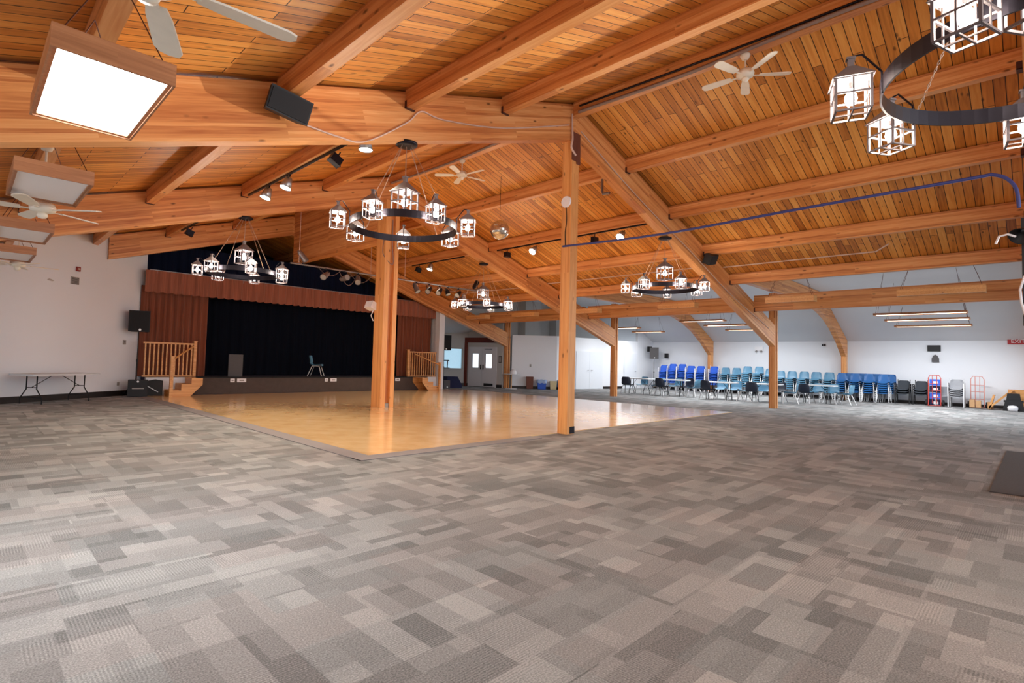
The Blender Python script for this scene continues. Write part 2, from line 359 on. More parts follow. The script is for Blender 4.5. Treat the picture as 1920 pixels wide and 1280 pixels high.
# angled white wall left of the stage
wd = Vector((2.88, 2.06, 0)).normalized(); wn = Vector((wd.y, -wd.x, 0)); P0 = Vector((.75, 17.38, 0))
def wpt(s, off=0, z=0): return P0+wd*s+wn*off+Vector((0, 0, z))     # along the angled wall; positive off = into the room
def wallseg(mb, p, q, z0, z1, t=.15, side=1):
    p, q = Vector((p[0], p[1])), Vector((q[0], q[1])); d = (q-p).normalized(); n = Vector((-d.y, d.x))*t*side
    mb.prism([tuple(p), tuple(q), tuple(q+n), tuple(p+n)], 'z', z0, z1)
e0 = wpt(-7.0); e1 = wpt(4.17)
w = MB(); n = 24
for k in range(n):
    a = e0.lerp(e1, k/n); b = e0.lerp(e1, (k+1)/n)
    za, zb = zc(a.x)+.08, zc(b.x)+.08; o = -wn*.15
    vs = [(a.x, a.y, 0), (b.x, b.y, 0), (b.x, b.y, zb), (a.x, a.y, za), (a.x+o.x, a.y+o.y, 0), (b.x+o.x, b.y+o.y, 0), (b.x+o.x, b.y+o.y, zb), (a.x+o.x, a.y+o.y, za)]
    w.add(vs, [(0, 1, 2, 3), (5, 4, 7, 6), (0, 4, 5, 1), (3, 2, 6, 7)]+([(0, 3, 7, 4)] if k == 0 else [])+([(1, 5, 6, 2)] if k == n-1 else []))
struct(w.build('wall_left', 'white_wall'), 'white wall left of the stage', 'wall')
w = MB(); wallseg(w, wpt(-7, .03), wpt(4.15, .03), 0, .16, .03); struct(w.build('baseboard_left', 'dark_base'), 'dark baseboard under the white wall left of the stage', 'baseboard')
# far end of the hall: stage house
w = MB(); w.b2(3.95, 4.12, 19.85, 25, 0, 5.3); struct(w.build('wall_stage_left', 'white_wall'))
w = MB(); w.b2(15.62, 15.92, 19.0, 19.3, 0, 4.05); w.b2(15.75, 15.9, 19.3, 25, 0, 4.2); struct(w.build('wall_stage_right', 'white_wall'), 'white end post right of the stage', 'wall')
w = MB(); w.b2(3.95, 16.3, 25, 25.15, 0, 6.6); struct(w.build('wall_back', 'black_curtain'))
# stage platform
SY = 19.0; SZ = .58
st = thing('stage', (0, 0, 0), 'low stage platform with charcoal carpeted front at the far end of the dance floor', 'stage')
s = MB(); s.b2(5.5, 15.0, SY+.03, 24.9, 0, SZ-.02); s.b2(4.14, 15.6, 19.32, 24.9, 0, SZ-.021); s.build('platform', 'navy', st)
s = MB(); s.prism([(5.14, 0.02), (15.2, .02), (15.2, .16), (14.95, SZ-.03), (5.55, SZ-.03), (5.14, .12)], 'y', SY, SY+.03); s.build('front_panel', 'stagecarpet', st)
s = MB(); s.b2(5.5, 15.0, SY-.02, SY+.3, SZ-.03, SZ); s.build('front_edge', 'rubber', st)
s = MB(); s.b2(4.14, 5.45, SY+.12, SY+.3, 0, SZ-.02); s.build('side_panel', 'white_wall', st)
s = MB(); s.b2(15.05, 15.6, SY+.12, SY+.3, 0, SZ-.02); s.build('side_panel', 'white_wall', st)
# curtains
def curtain(name, x0, x1, y, z0, z1, folds, amp, mat, lean=0, parent=None, scallop=0):
    m = MB(); nx = folds*8; nz = 8; vs = []
    for j in range(nz+1):
        t = j/nz
        for i in range(nx+1):
            u = i/nx; ph = u*folds*2*PI
            a = amp*(1-.35*t)*(math.sin(ph)+.35*math.sin(ph*1.7+1.3)+.2*math.sin(ph*.37))
            x = x0+(x1-x0)*u+lean*(1-t)*(1-u)
            zb = z0-scallop*abs(math.sin(ph/2+.4))*(1-t)
            vs.append((x, y+a, zb+(z1-zb)*t))
    fs = [(j*(nx+1)+i, j*(nx+1)+i+1, (j+1)*(nx+1)+i+1, (j+1)*(nx+1)+i) for j in range(nz) for i in range(nx)]
    m.add(vs, fs, True); return m.build(name, mat, parent)
tag(curtain('stage_curtain', 3.98, 5.95, 19.62, SZ, 3.45, 11, .05, 'brown_curtain'), 'brown velour curtain hanging at the left side of the stage', 'curtain')
tag(curtain('stage_curtain', 13.75, 15.62, 19.62, SZ, 3.45, 12, .05, 'brown_curtain'), 'dark brown velour curtain at the right side of the stage', 'curtain')
va = thing('curtain_valance', (0, 0, 0), 'brown gathered valance across the top of the stage opening', 'valance')
curtain('valance_cloth', 4.02, 15.7, 19.36, 3.25, 3.92, 44, .045, 'valance', parent=va, scallop=.03)
s = MB(); s.b2(4.14, 15.7, 19.4, 19.5, 3.84, 3.95); s.build('rail', 'pipe', va)
tag(curtain('stage_backdrop', 4.3, 15.7, 20.9, SZ, 3.6, 34, .04, 'black_curtain'), 'black backdrop curtain across the back of the stage', 'curtain')
tag(curtain('masking_curtain', 3.9, 15.5, 21.6, 3.3, 5.2, 40, .04, 'navy_curtain'), 'dark navy masking curtain above and behind the stage valance', 'curtain')
# alcove right of the stage
A1, A2, A3 = (15.9, 22.6), (19.35, 21.1), (19.86, 19.05)
def along(p, q, s): p, q = Vector(p), Vector(q); return p+(q-p).normalized()*s
w = MB()
d12 = (Vector(A2)-Vector(A1)).length; o0, o1 = 1.62, 3.42
for s0, s1, z0, z1 in ((0, o0, 0, 3.3), (o1, d12, 0, 3.3), (o0, o1, 0, .93), (o0, o1, 1.95, 3.3)): wallseg(w, along(A1, A2, s0), along(A1, A2, s1), z0, z1)
struct(w.build('wall_alcove', 'grey_wall'), 'grey alcove wall with a serving window right of the stage', 'wall')
w = MB(); wallseg(w, A2, A3, 0, 3.3); struct(w.build('wall_entrance', 'grey_wall'), 'grey wall around the double doors', 'wall')
w = MB(); wallseg(w, along(A1, A2, 0), along(A1, A2, d12), 0, .16, .03, -1); wallseg(w, A2, A3, 0, .16, .03, -1); struct(w.build('baseboard_alcove', 'dark_base'))
w = MB(); w.add([(15.75, 18.95, 3.42), (20.3, 18.95, 3.42), (20.3, 23, 2.35), (15.75, 23, 2.35), (15.75, 18.95, 3.52), (20.3, 18.95, 3.52), (20.3, 23, 2.45), (15.75, 23, 2.45)], [(0, 1, 2, 3), (7, 6, 5, 4), (0, 4, 5, 1), (1, 5, 6, 2), (2, 6, 7, 3), (3, 7, 4, 0)])
struct(w.build('ceiling', 'white_ceil'), 'sloping ceiling of the alcove', 'ceiling')
def local_mw(p, q, z=0, off=0):
    """frame with x from p to q and y pointing into the room (right of p->q)"""
    p, q = Vector(p), Vector(q); d = (q-p).normalized(); n = Vector((d.y, -d.x)); o = p+n*off
    return Matrix(((d.x, -n.x, 0, o.x), (d.y, -n.y, 0, o.y), (0, 0, 1, z), (0, 0, 0, 1)))   # local -y faces the room
wi = bpy.data.objects.new('window_1', None); COL.objects.link(wi); wi.matrix_world = local_mw(A1, A2); struct(wi, 'serving window with pale blue light in the alcove wall', 'window')
s = MB()
s.b2(o0-.05, o1+.05, -.03, .0, 1.95, 2.01); s.b2(o0-.05, o1+.05, -.12, .02, .88, .93); s.b2(o0-.05, o0, -.03, .0, .93, 1.95); s.b2(o1, o1+.05, -.03, .0, .93, 1.95)
s.build('window_frame', 'vent', wi)
s = MB(); s.b2(o0, o1, .1, .12, .93, 1.95); s.build('window_pane', 'coolwin', wi)
tp = thing('drink_tap', tuple(along(A1, A2, 2.35))+(.93,), 'dark drinks tap standing on the serving window sill', 'tap', rz=math.atan2(-1.5, 3.45))
s = MB(); s.tube([(0, 0, 0), (0, 0, .38), (.05, 0, .4), (.34, 0, .4), (.38, 0, .36)], .025); s.tube([(.3, 0, .4), (.28, 0, 0)], .025); s.build('tap_pipe', 'black', tp)
s = MB(); s.b2(-.1, .4, -.05, .06, 0, .02); s.build('base', 'black', tp)
# double doors
dl = (Vector(A3)-Vector(A2)).length
do = bpy.data.objects.new('door_1', None); COL.objects.link(do); do.matrix_world = local_mw(A2, A3); struct(do, 'grey double doors with a small lit window in each leaf', 'door')
for k, (a, b) in enumerate(((.12, .92), (.93, 1.73))):
    s = MB(); x0, x1 = a+.22, b-.22
    s.b2(a, x0, -.05, -.005, .02, 2.02); s.b2(x1, b, -.05, -.005, .02, 2.02); s.b2(x0, x1, -.05, -.005, .02, 1.0); s.b2(x0, x1, -.05, -.005, 1.72, 2.02)
    lf = s.build('door_leaf', 'greydoor', do)
    s = MB(); s.b2(x0, x1, -.035, -.02, 1.0, 1.72); s.build('door_window', 'winlight', lf)
    s = MB(); hx = b-.07 if k == 0 else a+.07; s.b2(hx-.02, hx+.02, -.1, -.05, .9, 1.15); s.build('door_handle', 'rubber', lf)
s = MB(); s.b2(1.05, 1.6, -.06, -.05, .06, .2); s.build('door_grille', 'black', do)
s = MB(); s.b2(.06, .12, -.06, 0, 0, 2.08); s.b2(1.73, 1.79, -.06, 0, 0, 2.08); s.b2(.06, 1.79, -.06, 0, 2.02, 2.08); s.build('door_frame', 'greydoor', do)
s = MB(); s.b2(1.1, 1.5, -.12, -.05, 1.93, 1.98); s.build('door_closer', 'steel', do)
# oblique partition and corner
PT = [(20.25, 18.75), (21.9, 17.15), (28.4, 16.3)]
HP = 2.72
w = MB(); wallseg(w, PT[0], PT[1], 0, HP); wallseg(w, PT[1], PT[2], 0, HP); struct(w.build('wall_partition', 'white_wall'), 'white partition wall behind the side columns', 'wall')
w = MB(); wallseg(w, PT[0], PT[1], 0, .13, .03, -1); wallseg(w, PT[1], along(PT[1], PT[2], 1.3), 0, .13, .03, -1); wallseg(w, along(PT[1], PT[2], 3.55), along(PT[1], PT[2], 5.2), 0, .13, .03, -1)
struct(w.build('baseboard_partition', 'dark_base'), 'dark baseboard along the partition', 'baseboard')
w = MB(); wallseg(w, PT[2], (30.2, 16.25), 0, 3.6); struct(w.build('wall_corner', 'white_wall'), 'white corner wall beside the aisle speaker', 'wall')
w = MB(); w.b2(15.9, 19.9, 19.38, 19.5, 3.32, 4.7); w.b2(19.9, 30.25, 19.4, 19.5, 0, 4.7); struct(w.build('wall_far', 'grey_wall'), 'grey end wall above the partition', 'wall')
w = MB(); w.b2(21.4, 22.6, 18.9, 19.4, 2.2, 4.62); w.b2(24.0, 24.5, 18.9, 19.4, 2.2, 4.62); struct(w.build('wall_duct', 'grey_wall'), 'grey boxed ducts above the partition', 'wall')
for nm, s0, s1, lb in (('door_2', 1.3, 3.5, 'wide white double door in the partition left of the side column'), ('door_3', 5.25, 6.45, 'white door in the partition right of the side column')):
    do = bpy.data.objects.new(nm, None); COL.objects.link(do); do.matrix_world = local_mw(PT[1], PT[2]); struct(do, lb, 'door')
    s = MB(); s.b2(s0, s1, -.03, -.001, .0, 2.06); s.build('door_frame', 'white_wall', do)
    nl = 2 if s1-s0 > 1.5 else 1
    for k in range(nl):
        a = s0+.06+k*(s1-s0-.12)/nl; b = a+(s1-s0-.12)/nl-.008
        s = MB(); s.b2(a, b, -.06, -.03, .01, 2.0); lf = s.build('door_leaf', 'door', do)
        s = MB(); hx = b-.1 if k == 0 else a+.1; s.tube([(hx, -.06, 1.0), (hx, -.11, 1.0), (hx-.1 if k == 0 else hx+.1, -.11, 1.0)], .015); s.build('door_handle', 'steel', lf)

# ------------------------------------------------------------------ timber frame
def beam_mw(p, q):
    p, q = Vector(p), Vector(q); d = (q-p).normalized()
    a = Vector((0, 0, 1)) if abs(d.z) < .95 else Vector((0, 1, 0))
    y = a.cross(d).normalized(); z = d.cross(y)
    return Matrix(((d.x, y.x, z.x, p.x), (d.y, y.y, z.y, p.y), (d.z, y.z, z.z, p.z), (0, 0, 0, 1))), (q-p).length
def beam(name, p, q, width, depth, mat, parent=None, plumb=False, mb=None):
    """box whose top centre line runs from p to q"""
    mw, ln = beam_mw(p, q); s = MB()
    t = (Vector(q)-Vector(p)).z/max(1e-6, math.hypot(q[0]-p[0], q[1]-p[1])) if plumb else 0
    h = depth/2; w = width/2; vs = []
    for x in (0, ln):
        for y in (-w, w):
            for z in (0, -depth): vs.append((x+(t*z if plumb else 0), y, z))
    s.add(vs, [(0, 1, 3, 2), (4, 6, 7, 5), (0, 4, 5, 1), (2, 3, 7, 6), (0, 2, 6, 4), (1, 5, 7, 3)])
    return s.build(name, mat, parent, mw=mw)
bay_n = ['bay nearest the camera', 'middle bay', 'bay before the stage']
gl = ['overhead at the frame edge', 'resting on the nearer round-disc column', 'resting on the farther double column', 'crossing just in front of the stage']
CT = math.sqrt(1+SL*SL)
for k in range(4):
    g = thing('roof_girder', (XR, GY[k], 5.73), 'deep glulam roof girder, '+gl[k], 'girder')
    xl = 2.95 if k == 3 else -4.2
    for xa, xb in ((XR, xl), (XR, 19.97)):
        beam('rafter', (xa-XR, 0, zc(xa)-.05-5.73), (xb-XR, 0, zc(xb)-.05-5.73), .2, .71/CT, 'beam', g, plumb=True)
# ridge beams
for k, (y0, y1, nm) in enumerate(((-6, GY[0]-.1, 'behind the camera'), (GY[0]+.1, GY[1]-.1, 'in the bay nearest the camera, carrying cables'), (GY[1]+.1, GY[2]-.1, 'between the two tall columns'))):
    if k == 0: continue
    tag(beam('ridge_beam', (XR, y0, 6.46), (XR, y1, 6.46), .16, .28, 'beam'), 'slim orange ridge beam '+nm, 'ridge beam')
tag(beam('ridge_beam', (XR, GY[2]+.1, 6.44), (XR, 18.4, 6.44), .26, 1.82, 'beam'), 'very deep orange ridge beam reaching from the double column to the stage', 'ridge beam')
PX = [10.35, 12.35, 14.3, 16.1, 18.04, 6.42, 4.45, 2.6, .67, -1.3]
pn = [o_+' '+d_+' of the ridge' for d_, n_ in (('right', 5), ('left', 5)) for o_ in ('first', 'second', 'third', 'fourth', 'fifth')]
for i, x in enumerate(PX):
    for k in range(3):
        y0, y1 = GY[k]+.1, GY[k+1]-.1
        if x < 2.5 and k == 2:
            y1 = min(y1, 17.38+(x-.75)*2.06/2.88-.02)
        zt, dp = (zc(x)-.005, .3) if x != 18.04 else (3.65, .5)
        p = thing('roof_purlin', (x, y0, zt-dp), 'orange purlin %s, in the %s' % (pn[i], bay_n[k]), 'purlin')
        o = beam('purlin_beam', (0, 0, dp), (0, y1-y0, dp), .14, dp, 'beam', p)
        for e in (.01, y1-y0-.03):
            if e > 1 and x < 2.5 and k == 2: continue
            s = MB(); s.b2(-.078, -.0705, e-.01, e+.06, -.012, .1); s.b2(.0705, .078, e-.01, e+.06, -.012, .1); s.b2(-.078, .078, e-.01, e+.06, -.012, -.001); s.build('joist_hanger', 'hanger', p)
for x in (6.42, 10.35, 12.35, 4.45):
    beam_o = tag(beam('roof_purlin', (x, GY[3]+.1, zc(x)-.005), (x, 24.9, zc(x)-.005), .14, .3, 'beam'), 'shaded roof purlin over the stage, at %s' % {6.42: 'the left of the ridge', 10.35: 'the right of the ridge', 12.35: 'the far right', 4.45: 'the far left'}[x], 'purlin')
# tall ridge columns
c = thing('wooden_column', (XR, YA, 0), 'tall solid square wooden column with a white disc, nearest the camera', 'column')
beam('post', (.0, .1125, 0), (0, .1125, 5.73), .225, .225, 'beam_pale', c)
s = MB(); s.b2(-.13, .13, -.128, -.114, 5.3, 5.86); s.b2(.02, .13, -.135, -.12, 5.25, 5.62); s.build('cap_plate', 'brownbin', c)
s = MB(); s.b2(-.03, .12, -.12, -.1135, .01, .14); s.build('base_plate', 'blackmetal', c)
c = thing('wooden_column', (XR, GY[2], 0), 'thick pale double-plank wooden column standing on the dance floor near the stage', 'column')
beam('plank', (-.14, .22, 0), (-.14, .22, 5.73), .16, .44, 'beam_pale', c); beam('plank', (.155, .22, 0), (.155, .22, 5.73), .13, .44, 'beam_pale', c)
beam('spacer', (.015, .13, 0), (.015, .13, 5.73), .17, .26, 'beam', c)
s = MB(); s.b2(-.05, .07, -.2, -.135, .012, .12); s.build('base_plate', 'vent', c)
cn = ['at the right frame edge', 'standing in front of the teal chair stacks', 'standing in front of the white double door', 'standing beside the alcove doors']
for k in range(4):
    c = thing('side_column', (XS, GY[k] if k else .02, 0), 'slim two-plank side column '+cn[k], 'column')
    beam('plank', (-.075, .11, 0), (-.075, .11, 3.95 if k < 3 else 3.4), .07, .22, 'beam', c); beam('plank', (.075, .11, 0), (.075, .11, 3.95 if k < 3 else 3.4), .07, .22, 'beam', c)
    beam('spacer', (0, .06, 0), (0, .06, 3.9 if k < 3 else 3.3), .08, .12, 'beam_dark', c)
# aisle girders with curved haunch and their wall posts
prof = [(16.45, 4.6), (25.8, 4.6), (29.98, 2.78), (29.98, 2.02), (29.7, 2.02), (28.7, 2.66), (27.6, 3.2), (26.6, 3.55), (25.6, 3.78), (24.2, 3.95), (22, 4.02), (16.45, 4.02)]
an = ['at the right frame edge', 'behind the column before the teal stacks', 'behind the column before the double door']
for k in range(3):
    a = thing('aisle_girder', (XW-.15, GY[k], 0), 'curved orange glulam aisle girder with wall post, '+an[k], 'girder')
    s = MB(); s.prism([(p[0]-XW+.15, p[1]) for p in prof], 'y', -.1, .1); s.build('curved_beam', 'beam', a)
    beam('post', (-.12, .1, 0), (-.12, .1, 2.02), .28, .2, 'beam', a)
# alcove door post and header
h = thing('door_header', tuple(A2)+(0,), 'dark red timber header and post beside the alcove doors', 'header', rz=math.atan2(A3[1]-A2[1], A3[0]-A2[0]))
s = MB(); s.b2(-.35, 2.0, -.16, -.03, 2.3, 2.56); s.build('header_beam', 'beam_dark', h)
beam('post', (-.06, -.05, 0), (-.06, -.05, 2.3), .12, .12, 'beam_dark', h)

c = thing('wooden_column', (8.56, -.06, 0), 'square wooden column at the right frame edge carrying the black conduit', 'column')
beam('post', (.0, .1, 0), (0, .1, 5.6), .2, .2, 'beam_pale', c)

# ------------------------------------------------------------------ box lights
def box_light(loc, lx, ly, h, on, label, group, chain_to, wood='boxwood'):
    t = thing('box_light', loc, label, 'ceiling light', group=group)
    w = .035; s = MB()
    for a, b, c_, d in ((-lx/2, lx/2, -ly/2, -ly/2+w), (-lx/2, lx/2, ly/2-w, ly/2), (-lx/2, -lx/2+w, -ly/2+w, ly/2-w), (lx/2-w, lx/2, -ly/2+w, ly/2-w)): s.b2(a, b, c_, d, 0, h)
    s.b2(-lx/2+w, lx/2-w, -ly/2+w, ly/2-w, h-.02, h)
    # stepped rim
    r = .014
    for a, b, c_, d in ((-lx/2, lx/2, -ly/2, -ly/2+r), (-lx/2, lx/2, ly/2-r, ly/2), (-lx/2, -lx/2+r, -ly/2+r, ly/2-r), (lx/2-r, lx/2, -ly/2+r, ly/2-r)): s.b2(a, b, c_, d, -.012, 0)
    s.build('frame', wood, t)
    s = MB(); s.b2(-lx/2+w, lx/2-w, -ly/2+w, ly/2-w, .012, .02)
    s.build('diffuser', on or 'lens_off', t)
    for sy in (-1, 1):
        s = MB()
        for sx in (-1, 1): s.tube([(sx*(lx/2-.05), sy*(ly/2-.06), h), (0, sy*(ly/2-.25), chain_to)], .004)
        s.build('chain', 'darkchain', t)
    return t
LY = [(4.37, 1.14, 'M'), (7.25, 1.1, ''), (10.48, 1.1, ''), (13.08, 1.12, '')]
for k, (y, ln, on) in enumerate(LY):
    box_light((.57, y, 3.03), .62, ln+.1, .125, 'lens_on' if k == 0 else None, ['large glowing wood-framed box light in the upper left corner', 'unlit wood-framed box light just beyond the glowing one', 'unlit wood-framed box light third along the left row', 'unlit wood-framed box light at the far end of the left row'][k], 'box lights along the left row', .72)
area('box_light_glow', (.57, 4.37, 3.01), (.5, 1.1), 32, (1, .98, .95))
nb = 0
for k, y in enumerate((1.59, 4.78, 8.06, 11.63, 14.6, 17.4)):
    box_light((16.5, y, 3.22), .3, 1.22 if y > 2 else 1.6, .15, None, 'unlit long wooden box light along the aisle beam, %s from the right' % ORD[k], 'box lights along the aisle beam', .75, 'lightwood')
for r_, y in enumerate((2.6, 9.5, 14.6)):
    for j, (x, z) in enumerate(((21.6, 3.2), (24.2, 3.2), (26.9, 3.16))):
        if r_ == 2 and j == 0: continue
        box_light((x, y+(j*.12), z), .45, 1.75 if r_ else 2.3, .055, 'lens_aisle', 'lit aisle box light, %s row from the right, %s from the camera' % (ORD[r_], ORD[j]), 'lit box lights in the side aisle', (4.6 if x < 25.8 else 4.0)-z-.02)
        area('aisle_glow', (x, y+j*.12, z-.02), (.35, 1.2), (42, 40, 20)[r_], (.95, .97, 1))

# ------------------------------------------------------------------ lantern chandeliers
def make_lantern_meshes():
    hw, hb, hh = .092, .092, .205
    cage = MB()
    for sx in (-1, 1):
        for sy in (-1, 1): cage.box((sx*hw, sy*hw, -hh/2), (.014, .014, hh))
    for z in (0, -hh*.47, -hh):
        for sg in (-1, 1):
            cage.box((0, sg*hw, z), (2*hw, .011, .011)); cage.box((sg*hw, 0, z), (.011, 2*hw, .011))
    for sg in (-1, 1):
        cage.box((0, sg*hw, -hh/2), (.009, .007, hh)); cage.box((sg*hw, 0, -hh/2), (.007, .009, hh))
    cage.box((0, 0, -hh), (2*hw, .009, .009)); cage.box((0, 0, -hh), (.009, 2*hw, .009))
    cage.tube([(0, 0, 0), (0, 0, -.05)], .014)
    roof = MB(); e = hw+.02
    vs = [(-e, -e, 0), (e, -e, 0), (e, e, 0), (-e, e, 0), (-.022, -.022, .1), (.022, -.022, .1), (.022, .022, .1), (-.022, .022, .1)]
    roof.add(vs, [(3, 2, 1, 0), (0, 1, 5, 4), (1, 2, 6, 5), (2, 3, 7, 6), (3, 0, 4, 7), (4, 5, 6, 7)])
    roof.box((0, 0, .125), (.035, .035, .05)); roof.box((0, 0, .155), (.05, .05, .012))
    bulb = MB(); bulb.lathe([(.001, -.145), (.024, -.137), (.036, -.105), (.031, -.08), (.015, -.055), (.012, -.035)], n=12)
    return cage, roof, bulb
proto_l = None
def chandelier(x, y, ztop, zr, a0, label, near=False):
    global proto_l
    t = thing('lantern_chandelier', (x, y, zr), label, 'chandelier')
    R = .77; n = 64
    s = MB(); vs = []
    for r, z in ((R, 0), (R, .1), (R-.012, .1), (R-.012, 0)):
        vs += [(r*math.cos(2*PI*i/n), r*math.sin(2*PI*i/n), z) for i in range(n)]
    s.add(vs, [(k*n+i, k*n+(i+1) % n, ((k+1) % 4)*n+(i+1) % n, ((k+1) % 4)*n+i) for k in range(4) for i in range(n)], False)
    s.build('ring', 'blackmetal', t)
    h = ztop-zr-.015
    s = MB(); s.lathe([(.001, h-.001), (.16, h-.001), (.16, h-.03), (.12, h-.05), (.001, h-.052)], n=20); s.build('canopy', 'blackmetal', t)
    for k in range(4):
        a = a0+PI/8+k*PI/2
        p = Vector((R*math.cos(a), R*math.sin(a), .1)); q = Vector((.09*math.cos(a), .09*math.sin(a), h-.05))
        s = MB(); ln = (q-p).length; nn = max(12, int(ln/.045)); d = (q-p).normalized(); u = d.cross(Vector((0, 0, 1))).normalized(); w = d.cross(u)
        for i in range(nn):
            c0 = p.lerp(q, i/nn); c1 = p.lerp(q, (i+1.15)/nn); e = (u if i % 2 else w)*.009
            s.tube([c0-e*.2, (c0+c1)/2+e, c1-e*.2], .0028, 4); s.tube([c0+e*.2, (c0+c1)/2-e, c1+e*.2], .0028, 4)
        s.build('chain', 'chainmetal', t)
    RL = .93
    if proto_l is None: proto_l = make_lantern_meshes()
    cage, roof, bulb = proto_l
    global LM
    for k in range(7 if near else 8):
        a = a0+k*2*PI/7; zt = .145 if y > 1 else .09; big = k == 7
        if LM is None:  # the first lantern is built, the others share its meshes
            c_ = cage.build('lantern', 'lanternmetal', t); LM = [c_.data, None, None, None]
            r_ = roof.build('lantern_roof', 'lanternmetal', c_); LM[1] = r_.data
            b_ = bulb.build('bulb', 'bulb', c_); LM[2] = b_.data
            s = MB(); s.tube([(0, 0, .13), (-.02, 0, .17), (-.06, 0, .17), (-(RL-R)+.0, 0, .04), (-(RL-R), 0, -.1)], .007, 5); s.build('arm', 'blackmetal', c_); LM[3] = c_.children[-1].data
        else:
            c_ = bpy.data.objects.new('lantern', LM[0]); COL.objects.link(c_); c_.parent = t
            for nm, me in (('lantern_roof', LM[1]), ('bulb', LM[2]), ('arm', LM[3])):
                o = bpy.data.objects.new(nm, me); COL.objects.link(o); o.parent = c_
        for o in c_.children:
            if o.name.startswith('arm'): LM[3] = o.data
        c_.location = (RL*math.cos(a), RL*math.sin(a), zt); c_.rotation_euler = (0, 0, a)
        if big:
            c_.location = (0, 0, .56); c_.scale = (1.45, 1.45, 1.45); c_.rotation_euler = (0, 0, a0+.4)
            for o in list(c_.children):
                if o.name.startswith('arm'): bpy.data.objects.remove(o)
            s = MB(); s.tube([(0, 0, .56+.2), (0, 0, h-.04)], .006, 5); s.build('centre_rod', 'chainmetal', t)
            point('lantern_bulb_light', (x, y, zr+.42), 22.0, (1, .84, .68), .06); continue
        point('lantern_bulb_light', (x+RL*math.cos(a), y+RL*math.sin(a), zr+zt-.1), 17.0, (1, .84, .68), .05)
    return t
LM = None
def cz(x): return zc(x)-.05-.71
chandelier(4.5, YA, cz(4.5), 3.2, math.radians(-125.3+25.7), 'black iron lantern chandelier hanging in front of the double column')
chandelier(4.54, GY[2], cz(4.54), 3.16, math.radians(-109.7+9.5), 'black iron lantern chandelier hanging left, before the stage valance')
chandelier(12.19, GY[2], cz(12.19), 3.12, math.radians(-133.9+8), 'black iron lantern chandelier beyond the mirror ball')
chandelier(12.31, YA, cz(12.31), 3.2, math.radians(-152.7+22), 'black iron lantern chandelier right of the solid square column')
chandelier(4.25, -.08, cz(4.25), 3.07, math.radians(180-1+34), 'large near lantern chandelier cut off by the upper right corner')

# ------------------------------------------------------------------ ceiling fans
def fan(x, y, ztop, zhub, a0, label, R=.66):
    t = thing('ceiling_fan', (x, y, zhub), label, 'ceiling fan', group='white ceiling fans'); h = ztop-zhub
    s = MB(); s.lathe([(.001, h), (.07, h), (.075, h-.02), (.05, h-.075), (.02, h-.085)], n=20); s.build('canopy', 'fanwhite', t)
    s = MB(); s.cone((0, 0, .05), (0, 0, h-.06), .012, .012, 8); s.build('downrod', 'fanwhite', t)
    s = MB(); s.lathe([(.001, .1), (.05, .1), (.11, .07), (.13, .02), (.12, -.02), (.06, -.04), (.001, -.04)], n=24); s.build('motor', 'fanwhite', t)
    s = MB(); s.lathe([(.001, -.04), (.045, -.04), (.055, -.07), (.04, -.1), (.001, -.11)], n=16); s.build('switch_cup', 'fanwhite', t)
    for k in range(5):
        a = a0+k*2*PI/5; rm = Matrix.Rotation(a, 4, 'Z') @ Matrix.Rotation(.18, 4, 'X')
        s = MB(); pts = [(.2, -.045), (.3, -.06), (R-.06, -.07), (R-.015, -.05), (R, 0), (R-.015, .05), (R-.06, .07), (.3, .06), (.2, .045)]
        s.prism(pts, 'z', -.005, .005); s.box((.15, 0, -.006), (.12, .03, .008)); s.build('blade', 'fanwhite', t, mw=rm)
fan(XR, 3.07, 6.18, 5.85, math.radians(20), 'white ceiling fan below the ridge in the nearest bay')
fan(XR, 9.6, 6.18, 5.8, math.radians(-10), 'white ceiling fan below the ridge between the columns')
fan(.5, 2.68, zc(.67)-.3, 2.98, math.radians(69), 'large near white ceiling fan in the upper left, cut by the frame')
fan(.6, 8.1, zc(.67)-.3, 2.98, math.radians(30), 'white ceiling fan between the box lights at left')
fan(.72, 14.1, zc(.67)-.3, 3.0, math.radians(5), 'white ceiling fan at far left beyond the last box light')

# ------------------------------------------------------------------ track lights, stage lights, mirror ball
def track(x, y0, y1, heads, label, dx=.0):
    z = zc(x)-.305
    t = thing('track_light', (x, y0, z), label, 'track light')
    s = MB(); s.b2(-.02, .02, 0, y1-y0, -.035, 0); s.build('rail', 'blackmetal', t)
    for (y, lit, tilt, m) in heads:
        yy = y-y0
        rm = Matrix.Translation((dx, yy, -.2)) @ Matrix.Rotation(tilt, 4, 'Y') @ Matrix.Scale(1.35 if lit else 1, 4)
        s = MB()
        if lit:
            s.lathe([(.001, .1), (.05, .1), (.06, .05), (.085, -.07), (.08, -.07), (.05, .04)], n=18)
        else:
            s.box((0, 0, 0), (.2, .12, .14)); s.box((0, 0, -.075), (.22, .14, .02))
        hd = s.build('lamp_head', m, t, mw=rm)
        s = MB(); s.tube([(0, 0, .17), (0, 0, .08)], .012); s.build('stem', 'blackmetal', hd)
        if lit:
            s = MB(); s.lathe([(.001, -.062), (.077, -.062)], n=18); s.build('lamp_face', 'lampface', hd)
            spot('track_spot', (x+dx-math.sin(tilt)*.12, y, z-.34), (x+dx-math.sin(tilt)*3, y, z-3.2), 90, (1, .86, .66), 110, .07)
track(4.45, 7.2, 12.3, [(11.28, 1, .3, 'steel'), (10.3, 1, .3, 'steel'), (8.36, 0, .5, 'blackmetal'), (7.4, 1, .0, 'steel')], 'track with bright spotlights under the second purlin left of the ridge')
track(12.35, 6.9, 12.2, [(11.75, 0, 0, 'blackmetal'), (10.65, 1, .8, 'steel'), (8.45, 0, 0, 'blackmetal'), (7.62, 1, .8, 'steel')], 'track with two bright lamps under the second purlin right of the ridge')
